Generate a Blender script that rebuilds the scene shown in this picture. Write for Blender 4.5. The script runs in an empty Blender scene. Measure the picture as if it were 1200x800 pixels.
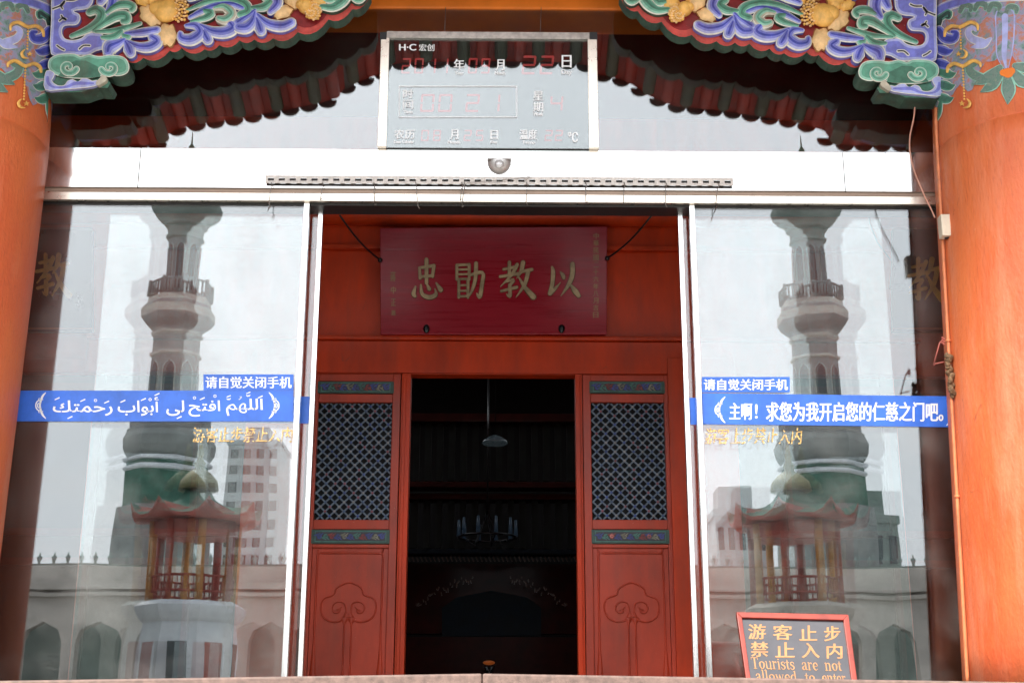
import bpy, bmesh, math, random
from mathutils import Vector, Matrix
random.seed(7)
C = bpy.context.scene.collection
R = math.radians
SC = bpy.context.scene

# ------------------------------------------------------------------ camera
F = 1600.0                       # focal length in pixels of a 1200 px wide picture
CAM = Vector((0.0, -7.2, -0.28))
PITCH, YAW, ROLL = R(16.56), R(-0.54), R(0.12)
ROT = Matrix.Rotation(YAW, 3, 'Z') @ Matrix.Rotation(R(90) + PITCH, 3, 'X') @ Matrix.Rotation(ROLL, 3, 'Z')
cd = bpy.data.cameras.new('camera'); cam = bpy.data.objects.new('camera', cd); C.objects.link(cam)
cam.matrix_world = Matrix.Translation(CAM) @ ROT.to_4x4()
cd.sensor_fit = 'HORIZONTAL'; cd.sensor_width = 36; cd.lens = F / 1200 * 36
cd.clip_start = 0.05; cd.clip_end = 3000
SC.camera = cam

# ------------------------------------------------------------------ sky, sun, exposure
SUN_EL, SUN_AZ = R(49), R(205)          # azimuth measured from +Y, clockwise
w = bpy.data.worlds.new('World'); SC.world = w; w.use_nodes = True
nt = w.node_tree; nt.nodes.clear()
sky = nt.nodes.new('ShaderNodeTexSky'); sky.sky_type = 'NISHITA'; sky.sun_disc = False
sky.sun_elevation = SUN_EL; sky.sun_rotation = SUN_AZ
sky.air_density = 1.0; sky.dust_density = 4.0; sky.ozone_density = 1.0
hs = nt.nodes.new('ShaderNodeHueSaturation'); hs.inputs['Saturation'].default_value = 0.10
mx = nt.nodes.new('ShaderNodeMix'); mx.data_type = 'RGBA'; mx.inputs[0].default_value = 0.75
tcw = nt.nodes.new('ShaderNodeTexCoord')
nzw = nt.nodes.new('ShaderNodeTexNoise'); nzw.inputs['Scale'].default_value = 2.2; nzw.inputs['Detail'].default_value = 5
rpw = nt.nodes.new('ShaderNodeValToRGB')
rpw.color_ramp.elements[0].position = .3; rpw.color_ramp.elements[0].color = (5.2, 5.5, 5.85, 1)
rpw.color_ramp.elements[1].position = .7; rpw.color_ramp.elements[1].color = (6.6, 6.95, 7.3, 1)
bg = nt.nodes.new('ShaderNodeBackground'); bg.inputs[1].default_value = 0.10
out = nt.nodes.new('ShaderNodeOutputWorld')
L = nt.links.new
L(sky.outputs[0], hs.inputs['Color']); L(hs.outputs[0], mx.inputs[6])
L(tcw.outputs['Generated'], nzw.inputs['Vector']); L(nzw.outputs['Fac'], rpw.inputs[0]); L(rpw.outputs[0], mx.inputs[7])
L(mx.outputs[2], bg.inputs[0]); L(bg.outputs[0], out.inputs[0])
sd = bpy.data.lights.new('sun', 'SUN'); so = bpy.data.objects.new('sun', sd); C.objects.link(so)
sd.energy = 1.1; sd.angle = R(18); sd.color = (1, .93, .83)
sdir = Vector((math.sin(SUN_AZ) * math.cos(SUN_EL), math.cos(SUN_AZ) * math.cos(SUN_EL), math.sin(SUN_EL)))
so.rotation_euler = sdir.to_track_quat('Z', 'Y').to_euler(); so.location = (0, -20, 30)
SC.view_settings.view_transform = 'Standard'; SC.view_settings.look = 'None'
SC.view_settings.exposure = 2.35; SC.view_settings.gamma = 1; SC.view_settings.use_curve_mapping = False
SC.render.engine = 'CYCLES'
SC.cycles.max_bounces = 10; SC.cycles.transparent_max_bounces = 16; SC.cycles.glossy_bounces = 6
SC.cycles.caustics_reflective = False; SC.cycles.caustics_refractive = False
SC.cycles.use_denoising = True

# ------------------------------------------------------------------ geometry helpers
def ray(px, py):
    return ROT @ Vector(((px - 600) / F, -(py - 400) / F, -1.0))
def at(px, py, Y):
    d = ray(px, py); t = (Y - CAM.y) / d.y
    return CAM + d * t
def rect(px0, py0, px1, py1, Y):
    my, mx_ = (py0 + py1) / 2, (px0 + px1) / 2
    return at(px0, my, Y).x, at(px1, my, Y).x, at(mx_, py1, Y).z, at(mx_, py0, Y).z
def plane(Y):                                  # picture-space tracing onto a real upright plane
    return lambda px, py, l=0.0: Vector((at(px, py, Y).x, Y - l, at(px, py, Y).z))

def cat(pts, n=5):
    """Catmull-Rom through tuples"""
    if len(pts) < 3: n = max(n, 3)
    P = [pts[0]] + list(pts) + [pts[-1]]; o = []
    for i in range(1, len(P) - 2):
        for k in range(n):
            t = k / n; a, b, c, d = P[i-1], P[i], P[i+1], P[i+2]
            o.append(tuple(.5 * (2*b[j] + (c[j]-a[j])*t + (2*a[j]-5*b[j]+4*c[j]-d[j])*t*t + (3*b[j]-a[j]-3*c[j]+d[j])*t**3) for j in range(len(b))))
    o.append(tuple(pts[-1])); return o

class MB:
    def __init__(s): s.v = []; s.f = []; s.m = []; s.sm = []
    def add(s, vs, fs, m=0, smooth=False):
        o = len(s.v); s.v += [Vector(v) for v in vs]
        for f in fs: s.f.append([o + i for i in f]); s.m.append(m); s.sm.append(smooth)
        return s
    def box(s, x0, x1, y0, y1, z0, z1, m=0):
        if x0 > x1: x0, x1 = x1, x0
        if y0 > y1: y0, y1 = y1, y0
        if z0 > z1: z0, z1 = z1, z0
        return s.add([(x0,y0,z0),(x1,y0,z0),(x1,y1,z0),(x0,y1,z0),(x0,y0,z1),(x1,y0,z1),(x1,y1,z1),(x0,y1,z1)],
              [(0,3,2,1),(4,5,6,7),(0,1,5,4),(1,2,6,5),(2,3,7,6),(3,0,4,7)], m)
    def hexa(s, pts, m=0):                      # eight free corners, order as box
        return s.add(pts, [(0,3,2,1),(4,5,6,7),(0,1,5,4),(1,2,6,5),(2,3,7,6),(3,0,4,7)], m)
    def tube(s, pts, r, n=8, m=0, cap=True):
        pts = [Vector(p) for p in pts]; rr = r if isinstance(r, (list, tuple)) else [r] * len(pts)
        o = len(s.v); prev = None
        for i, p in enumerate(pts):
            d = (pts[min(i+1, len(pts)-1)] - pts[max(i-1, 0)]).normalized()
            a = prev if prev else (Vector((0,0,1)) if abs(d.z) < .9 else Vector((1,0,0)))
            u = (a - d * a.dot(d)).normalized(); prev = u; v = d.cross(u)
            for k in range(n):
                an = 2 * math.pi * k / n
                s.v.append(p + (u * math.cos(an) + v * math.sin(an)) * rr[i])
        for i in range(len(pts) - 1):
            for k in range(n):
                a = o + i*n + k; b = o + i*n + (k+1) % n
                s.f.append([a, b, b+n, a+n]); s.m.append(m); s.sm.append(True)
        if cap:
            s.f.append([o+k for k in range(n)][::-1]); s.m.append(m); s.sm.append(False)
            e = o + (len(pts)-1)*n; s.f.append([e+k for k in range(n)]); s.m.append(m); s.sm.append(False)
        return s
    def lathe(s, prof, c, n=32, m=0, smooth=True, rot=0.0, mats=None):
        """prof: list of (r, z); c: function z->(x,y) or a tuple"""
        o = len(s.v)
        for r, z in prof:
            cx, cy = c(z) if callable(c) else c
            for k in range(n):
                a = 2*math.pi*k/n + rot; s.v.append(Vector((cx + r*math.cos(a), cy + r*math.sin(a), z)))
        for i in range(len(prof)-1):
            for k in range(n):
                a = o+i*n+k; b = o+i*n+(k+1) % n
                s.f.append([a, b, b+n, a+n]); s.m.append(mats[i] if mats else m); s.sm.append(smooth)
        s.f.append([o+k for k in range(n)][::-1]); s.m.append(m); s.sm.append(False)
        e = o+(len(prof)-1)*n; s.f.append([e+k for k in range(n)]); s.m.append(m); s.sm.append(False)
        return s
    def ball(s, c, rx, ry=None, rz=None, m=0, n=12, k=8, rough=0.0):
        ry = ry or rx; rz = rz or rx; c = Vector(c); o = len(s.v)
        for i in range(k+1):
            th = math.pi*i/k
            for j in range(n):
                ph = 2*math.pi*j/n; q = 1 + rough*(random.random()-.5)
                s.v.append(c + Vector((rx*math.sin(th)*math.cos(ph)*q, ry*math.sin(th)*math.sin(ph)*q, rz*math.cos(th)*q)))
        for i in range(k):
            for j in range(n):
                a = o+i*n+j; b = o+i*n+(j+1) % n
                s.f.append([a, a+n, b+n, b]); s.m.append(m); s.sm.append(True)
        return s
    def poly(s, pts, mp, l0, l1, m=0, ms=None):
        """polygon in picture coordinates mapped by mp(px, py, lift); front face at l1, walls down to l0"""
        ms = m if ms is None else ms; n = len(pts); o = len(s.v)
        s.v += [mp(p[0], p[1], l1) for p in pts] + [mp(p[0], p[1], l0) for p in pts]
        s.f.append([o+i for i in range(n)]); s.m.append(m); s.sm.append(False)
        s.f.append([o+n+i for i in range(n)][::-1]); s.m.append(ms); s.sm.append(False)
        for i in range(n):
            j = (i+1) % n; s.f.append([o+i, o+n+i, o+n+j, o+j]); s.m.append(ms); s.sm.append(False)
        return s
    def stroke(s, pts, mp, l0, l1, m=0, dome=0.0, k=1.0, n=5, cap=True, flat=False):
        """brush stroke: pts (px, py, halfwidth)"""
        P = cat(pts, n) if len(pts) > 2 or True else pts
        acc = [0]
        for a, b in zip(P, P[1:]): acc.append(acc[-1] + math.hypot(b[0]-a[0], b[1]-a[1]))
        Ltot = acc[-1] or 1e-6
        rows = []
        def sample(d):
            d = max(0, min(Ltot, d))
            for i in range(len(P)-1):
                if acc[i+1] >= d:
                    t = (d-acc[i]) / max(1e-9, acc[i+1]-acc[i]); a, b = P[i], P[i+1]
                    tx, ty = b[0]-a[0], b[1]-a[1]; q = math.hypot(tx, ty) or 1
                    return a[0]+(b[0]-a[0])*t, a[1]+(b[1]-a[1])*t, (a[2]+(b[2]-a[2])*t)*k, tx/q, ty/q
            return P[-1][0], P[-1][1], P[-1][2]*k, 0, 1
        w0, w1 = P[0][2]*k, P[-1][2]*k
        if cap:
            for fr in (1., .85, .5, 0):
                x, y, ww, tx, ty = sample(0)
                rows.append((x-tx*w0*fr, y-ty*w0*fr, w0*math.sqrt(max(0, 1-fr*fr))+.02, tx, ty))
        for d in acc[1:-1]: rows.append(sample(d))
        if cap:
            for fr in (0, .5, .85, 1.):
                x, y, ww, tx, ty = sample(Ltot - 1e-6)
                rows.append((x+tx*w1*fr, y+ty*w1*fr, w1*math.sqrt(max(0, 1-fr*fr))+.02, tx, ty))
        else:
            rows = [sample(0)] + rows + [sample(Ltot - 1e-6)]
        cols = [(-1, l1), (0, l1), (1, l1)] if flat else [(-1, l0), (-.96, l1), (-.5, l1+dome*.75), (0, l1+dome), (.5, l1+dome*.75), (.96, l1), (1, l0)]
        o = len(s.v); q = len(cols)
        for x, y, ww, tx, ty in rows:
            for u, l in cols: s.v.append(mp(x - ty*ww*u, y + tx*ww*u, l))
        for i in range(len(rows)-1):
            for j in range(q-1):
                a = o+i*q+j; s.f.append([a, a+q, a+q+1, a+1]); s.m.append(m); s.sm.append(dome > 0)
        return s
    def mesh(s, me, fn, m=0):
        o = len(s.v); s.v += [fn(v.co) for v in me.vertices]
        for p in me.polygons: s.f.append([o+i for i in p.vertices]); s.m.append(m); s.sm.append(False)
        return s
    def build(s, name, mats, parent=None, bev=0.0, flip=False, orient=True, loc=None, mirror=None):
        if not isinstance(mats, (list, tuple)): mats = [mats]
        if mirror is not None:
            s.v = [Vector((2*mirror - v.x, v.y, v.z)) for v in s.v]
        root = parent; org = Vector((0,0,0))
        if parent is not None: org = Vector(parent['org'])
        elif loc is not None: org = Vector(loc)
        else:
            xs = [v.x for v in s.v]; ys = [v.y for v in s.v]; zs = [v.z for v in s.v]
            org = Vector(((min(xs)+max(xs))/2, (min(ys)+max(ys))/2, min(zs)))
        me = bpy.data.meshes.new(name)
        me.from_pydata([v - org for v in s.v], [], s.f)
        for mt in mats: me.materials.append(mt)
        me.polygons.foreach_set('material_index', s.m); me.polygons.foreach_set('use_smooth', s.sm)
        bm = bmesh.new(); bm.from_mesh(me)
        if orient: bmesh.ops.recalc_face_normals(bm, faces=bm.faces)
        if bev > 0:
            es = [e for e in bm.edges if len(e.link_faces) == 2 and e.calc_face_angle(0) > .6]
            bmesh.ops.bevel(bm, geom=es, offset=bev, segments=2, affect='EDGES', clamp_overlap=True, profile=.6)
        bm.to_mesh(me); bm.free(); me.update()
        o = bpy.data.objects.new(name, me); C.objects.link(o); o['org'] = list(org)
        if parent is None: o.location = org
        else: o.parent = parent
        return o

def thing(name, loc, label, category, group=None):
    o = bpy.data.objects.new(name, None); C.objects.link(o); o.location = loc; o['org'] = list(loc)
    o.empty_display_size = .2; return tag(o, label, category, group)
def tag(o, label, category, group=None):
    o['label'] = label; o['category'] = category
    if group: o['group'] = group
    return o
def struct(o, kind='structure'):
    o['kind'] = kind; return o

_tc = {}
def text_mesh(body, bold=0.0, shear=0.0, spacing=1.0):
    key = (body, bold, shear, spacing)
    if key in _tc: return _tc[key]
    c = bpy.data.curves.new('t', 'FONT'); c.body = body; c.size = 1; c.offset = bold; c.shear = shear
    c.space_character = spacing; c.resolution_u = 4; c.fill_mode = 'FRONT'
    o = bpy.data.objects.new('t', c); C.objects.link(o)
    dg = bpy.context.evaluated_depsgraph_get(); dg.update()
    me = bpy.data.meshes.new_from_object(o.evaluated_get(dg))
    bpy.data.objects.remove(o); bpy.data.curves.remove(c)
    _tc[key] = me; return me
def put_text(mb, body, px0, py0, px1, py1, mp, lift, m=0, bold=0.0, shear=0, fat=0.0, spacing=1.0):
    """letters fitted into a picture rectangle, mapped onto the surface"""
    me = text_mesh(body, bold, shear, spacing)
    xs = [v.co.x for v in me.vertices]; ys = [v.co.y for v in me.vertices]
    x0, x1, y0, y1 = min(xs), max(xs), min(ys), max(ys)
    def fn(co):
        u = (co.x - x0) / (x1 - x0); v = (co.y - y0) / (y1 - y0)
        return mp(px0 + (px1-px0)*u, py1 + (py0-py1)*v, lift)
    mb.mesh(me, fn, m)
    if fat:
        for dx, dy in ((-fat, 0), (fat, 0), (0, fat*.6)):
            mb.mesh(me, lambda co, dx=dx, dy=dy: mp(px0+dx + (px1-px0)*(co.x-x0)/(x1-x0), py1+dy + (py0-py1)*(co.y-y0)/(y1-y0), lift + .0001*(1+dx+2*dy)), m)
    return mb

# ------------------------------------------------------------------ materials
def M(name, col, rough=.5, metal=0.0, var=.12, scale=6.0, col2=None, bump=0.0, bscale=40.0, coat=0.0, spec=.5, stretch=None, emit=None, detail=6):
    m = bpy.data.materials.new(name); m.use_nodes = True; n = m.node_tree; b = n.nodes['Principled BSDF']
    b.inputs['Roughness'].default_value = rough; b.inputs['Metallic'].default_value = metal
    b.inputs['Specular IOR Level'].default_value = spec
    b.inputs['Coat Weight'].default_value = coat; b.inputs['Coat Roughness'].default_value = .12
    tc = n.nodes.new('ShaderNodeTexCoord'); mpn = n.nodes.new('ShaderNodeMapping')
    n.links.new(tc.outputs['Object'], mpn.inputs[0])
    if stretch: mpn.inputs['Scale'].default_value = stretch
    if var > 0 or col2:
        nz = n.nodes.new('ShaderNodeTexNoise'); nz.inputs['Scale'].default_value = scale; nz.inputs['Detail'].default_value = detail; nz.inputs['Roughness'].default_value = .65
        n.links.new(mpn.outputs[0], nz.inputs['Vector'])
        rp = n.nodes.new('ShaderNodeValToRGB'); e = rp.color_ramp.elements
        c2 = col2 or tuple(min(1, c * (1 + var * 1.6)) for c in col)
        c1 = tuple(c * (1 - var * 1.4) for c in col) if not col2 else col
        e[0].position = .36; e[0].color = (*c1, 1); e[1].position = .64; e[1].color = (*c2, 1)
        n.links.new(nz.outputs['Fac'], rp.inputs[0]); n.links.new(rp.outputs[0], b.inputs['Base Color'])
        rr = n.nodes.new('ShaderNodeMapRange'); rr.inputs[1].default_value = .3; rr.inputs[2].default_value = .7
        rr.inputs[3].default_value = max(0, rough - .06); rr.inputs[4].default_value = min(1, rough + .08)
        n.links.new(nz.outputs['Fac'], rr.inputs[0]); n.links.new(rr.outputs[0], b.inputs['Roughness'])
    else: b.inputs['Base Color'].default_value = (*col, 1)
    if bump > 0:
        nb = n.nodes.new('ShaderNodeTexNoise'); nb.inputs['Scale'].default_value = bscale; nb.inputs['Detail'].default_value = 5
        n.links.new(mpn.outputs[0], nb.inputs['Vector'])
        bp = n.nodes.new('ShaderNodeBump'); bp.inputs['Strength'].default_value = bump; bp.inputs['Distance'].default_value = .01
        n.links.new(nb.outputs['Fac'], bp.inputs['Height']); n.links.new(bp.outputs[0], b.inputs['Normal'])
    if emit:
        b.inputs['Emission Color'].default_value = (*emit[0], 1); b.inputs['Emission Strength'].default_value = emit[1]
    return m

def glass_mat(name, refl, tint=(.93, .96, .95), wob=.12, dirt=.05, base=.004):
    """architectural glass: part mirror, part clear, with a little dust and a slight waviness"""
    m = bpy.data.materials.new(name); m.use_nodes = True; n = m.node_tree; n.nodes.clear()
    o = n.nodes.new('ShaderNodeOutputMaterial'); g = n.nodes.new('ShaderNodeBsdfGlossy'); t = n.nodes.new('ShaderNodeBsdfTransparent')
    d = n.nodes.new('ShaderNodeBsdfDiffuse'); d.inputs[0].default_value = (.62, .62, .6, 1)
    g.inputs['Roughness'].default_value = 0.0; g.inputs['Color'].default_value = (.97, .98, 1, 1); t.inputs[0].default_value = (*tint, 1)
    tc = n.nodes.new('ShaderNodeTexCoord')
    nz = n.nodes.new('ShaderNodeTexNoise'); nz.inputs['Scale'].default_value = 1.6; nz.inputs['Detail'].default_value = 1.0
    n.links.new(tc.outputs['Object'], nz.inputs['Vector'])
    bp = n.nodes.new('ShaderNodeBump'); bp.inputs['Strength'].default_value = wob; bp.inputs['Distance'].default_value = .01
    n.links.new(nz.outputs['Fac'], bp.inputs['Height']); n.links.new(bp.outputs[0], g.inputs['Normal'])
    fr = n.nodes.new('ShaderNodeFresnel'); fr.inputs[0].default_value = 1.45
    ad = n.nodes.new('ShaderNodeMath'); ad.operation = 'ADD'; ad.use_clamp = True; ad.inputs[1].default_value = refl
    n.links.new(fr.outputs[0], ad.inputs[0])
    m1 = n.nodes.new('ShaderNodeMixShader'); n.links.new(ad.outputs[0], m1.inputs[0]); n.links.new(t.outputs[0], m1.inputs[1]); n.links.new(g.outputs[0], m1.inputs[2])
    # wiped dust: soft blotches crossed by fine streaks
    mp_ = n.nodes.new('ShaderNodeMapping'); mp_.inputs['Rotation'].default_value = (0, R(35), 0); mp_.inputs['Scale'].default_value = (4, 1, 26)
    n.links.new(tc.outputs['Object'], mp_.inputs[0])
    n1 = n.nodes.new('ShaderNodeTexNoise'); n1.inputs['Scale'].default_value = 2.0; n1.inputs['Detail'].default_value = 6; n1.inputs['Distortion'].default_value = 1.2
    n.links.new(mp_.outputs[0], n1.inputs['Vector'])
    n2 = n.nodes.new('ShaderNodeTexNoise'); n2.inputs['Scale'].default_value = 2.6; n2.inputs['Detail'].default_value = 2
    n.links.new(tc.outputs['Object'], n2.inputs['Vector'])
    r1 = n.nodes.new('ShaderNodeMapRange'); r1.inputs[1].default_value = .5; r1.inputs[2].default_value = .78; r1.inputs[3].default_value = .5; r1.inputs[4].default_value = 1
    r2 = n.nodes.new('ShaderNodeMapRange'); r2.inputs[1].default_value = .45; r2.inputs[2].default_value = .75; r2.inputs[3].default_value = base; r2.inputs[4].default_value = dirt
    n.links.new(n1.outputs['Fac'], r1.inputs[0]); n.links.new(n2.outputs['Fac'], r2.inputs[0])
    mu = n.nodes.new('ShaderNodeMath'); mu.operation = 'MULTIPLY'; n.links.new(r1.outputs[0], mu.inputs[0]); n.links.new(r2.outputs[0], mu.inputs[1])
    m2 = n.nodes.new('ShaderNodeMixShader'); n.links.new(mu.outputs[0], m2.inputs[0]); n.links.new(m1.outputs[0], m2.inputs[1]); n.links.new(d.outputs[0], m2.inputs[2])
    n.links.new(m2.outputs[0], o.inputs[0]); return m

def pillar_mat():
    m = M('pillar_paint', (.58, .098, .030), .52, var=0, col2=(.67, .165, .048), scale=1.7, bump=.4, bscale=70, coat=.06, stretch=(1, 1, .45), spec=.4)
    n = m.node_tree; b = n.nodes['Principled BSDF']
    # faded chalky blotches and brighter repainted streaks running down
    src = b.inputs['Base Color'].links[0].from_socket
    tc = [x for x in n.nodes if x.type == 'TEX_COORD'][0]
    mp_ = n.nodes.new('ShaderNodeMapping'); mp_.inputs['Scale'].default_value = (3.2, 3.2, .5); n.links.new(tc.outputs['Object'], mp_.inputs[0])
    z = n.nodes.new('ShaderNodeTexNoise'); z.inputs['Scale'].default_value = 1.5; z.inputs['Detail'].default_value = 8; z.inputs['Roughness'].default_value = .7
    n.links.new(mp_.outputs[0], z.inputs['Vector'])
    r = n.nodes.new('ShaderNodeMapRange'); r.inputs[1].default_value = .5; r.inputs[2].default_value = .72; r.inputs[4].default_value = .75; n.links.new(z.outputs['Fac'], r.inputs[0])
    x = n.nodes.new('ShaderNodeMix'); x.data_type = 'RGBA'; x.inputs[7].default_value = (.70, .25, .135, 1)
    n.links.new(r.outputs[0], x.inputs[0]); n.links.new(src, x.inputs[6])
    z2 = n.nodes.new('ShaderNodeTexNoise'); z2.inputs['Scale'].default_value = 30; z2.inputs['Detail'].default_value = 6; n.links.new(mp_.outputs[0], z2.inputs['Vector'])
    r2 = n.nodes.new('ShaderNodeMapRange'); r2.inputs[1].default_value = .56; r2.inputs[2].default_value = .75; r2.inputs[4].default_value = .35; n.links.new(z2.outputs['Fac'], r2.inputs[0])
    y = n.nodes.new('ShaderNodeMix'); y.data_type = 'RGBA'; y.inputs[7].default_value = (.33, .06, .022, 1)
    n.links.new(r2.outputs[0], y.inputs[0]); n.links.new(x.outputs[2], y.inputs[6]); n.links.new(y.outputs[2], b.inputs['Base Color'])
    return m

def wear(m, chip=(.55, .30, .22), amt=.6, scale=38, thr=.70, grain=None, streak=.25):
    """paint wear: small pale chips, fine cracks and vertical dirt streaks"""
    n = m.node_tree; b = n.nodes['Principled BSDF']; src = b.inputs['Base Color'].links[0].from_socket
    tc = [x for x in n.nodes if x.type == 'TEX_COORD'][0]
    def noise(sc, st, det=5, rough=.6, dist=0):
        mp_ = n.nodes.new('ShaderNodeMapping'); mp_.inputs['Scale'].default_value = st; n.links.new(tc.outputs['Object'], mp_.inputs[0])
        z = n.nodes.new('ShaderNodeTexNoise'); z.inputs['Scale'].default_value = sc; z.inputs['Detail'].default_value = det; z.inputs['Roughness'].default_value = rough; z.inputs['Distortion'].default_value = dist
        n.links.new(mp_.outputs[0], z.inputs['Vector']); return z.outputs['Fac']
    def mix(sock, fac, col, lo, hi, top):
        r = n.nodes.new('ShaderNodeMapRange'); r.inputs[1].default_value = lo; r.inputs[2].default_value = hi; r.inputs[4].default_value = top; n.links.new(fac, r.inputs[0])
        x = n.nodes.new('ShaderNodeMix'); x.data_type = 'RGBA'; x.inputs[7].default_value = (*col, 1)
        n.links.new(r.outputs[0], x.inputs[0]); n.links.new(sock, x.inputs[6]); return x.outputs[2]
    src = mix(src, noise(7, (1, 1, .06), 7, .7), (.16, .05, .03), .52, .75, streak)
    src = mix(src, noise(scale, (1, 1, 1), 4, .6), chip, thr, thr+.03, amt)
    v = n.nodes.new('ShaderNodeTexVoronoi'); v.feature = 'DISTANCE_TO_EDGE'; v.inputs['Scale'].default_value = 9
    mp_ = n.nodes.new('ShaderNodeMapping'); mp_.inputs['Scale'].default_value = (1.6, 1.6, .5); n.links.new(tc.outputs['Object'], mp_.inputs[0]); n.links.new(mp_.outputs[0], v.inputs['Vector'])
    iv = n.nodes.new('ShaderNodeMath'); iv.operation = 'SUBTRACT'; iv.inputs[0].default_value = 1; n.links.new(v.outputs['Distance'], iv.inputs[1])
    cr = n.nodes.new('ShaderNodeMath'); cr.operation = 'MULTIPLY'; n.links.new(iv.outputs[0], cr.inputs[0])
    gate = n.nodes.new('ShaderNodeMapRange'); gate.inputs[1].default_value = .5; gate.inputs[2].default_value = .62; n.links.new(noise(3, (1, 1, 1), 3), gate.inputs[0]); n.links.new(gate.outputs[0], cr.inputs[1])
    src = mix(src, cr.outputs[0], (.20, .04, .02), .985, 1.0, .45)
    n.links.new(src, b.inputs['Base Color']); return m
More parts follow.
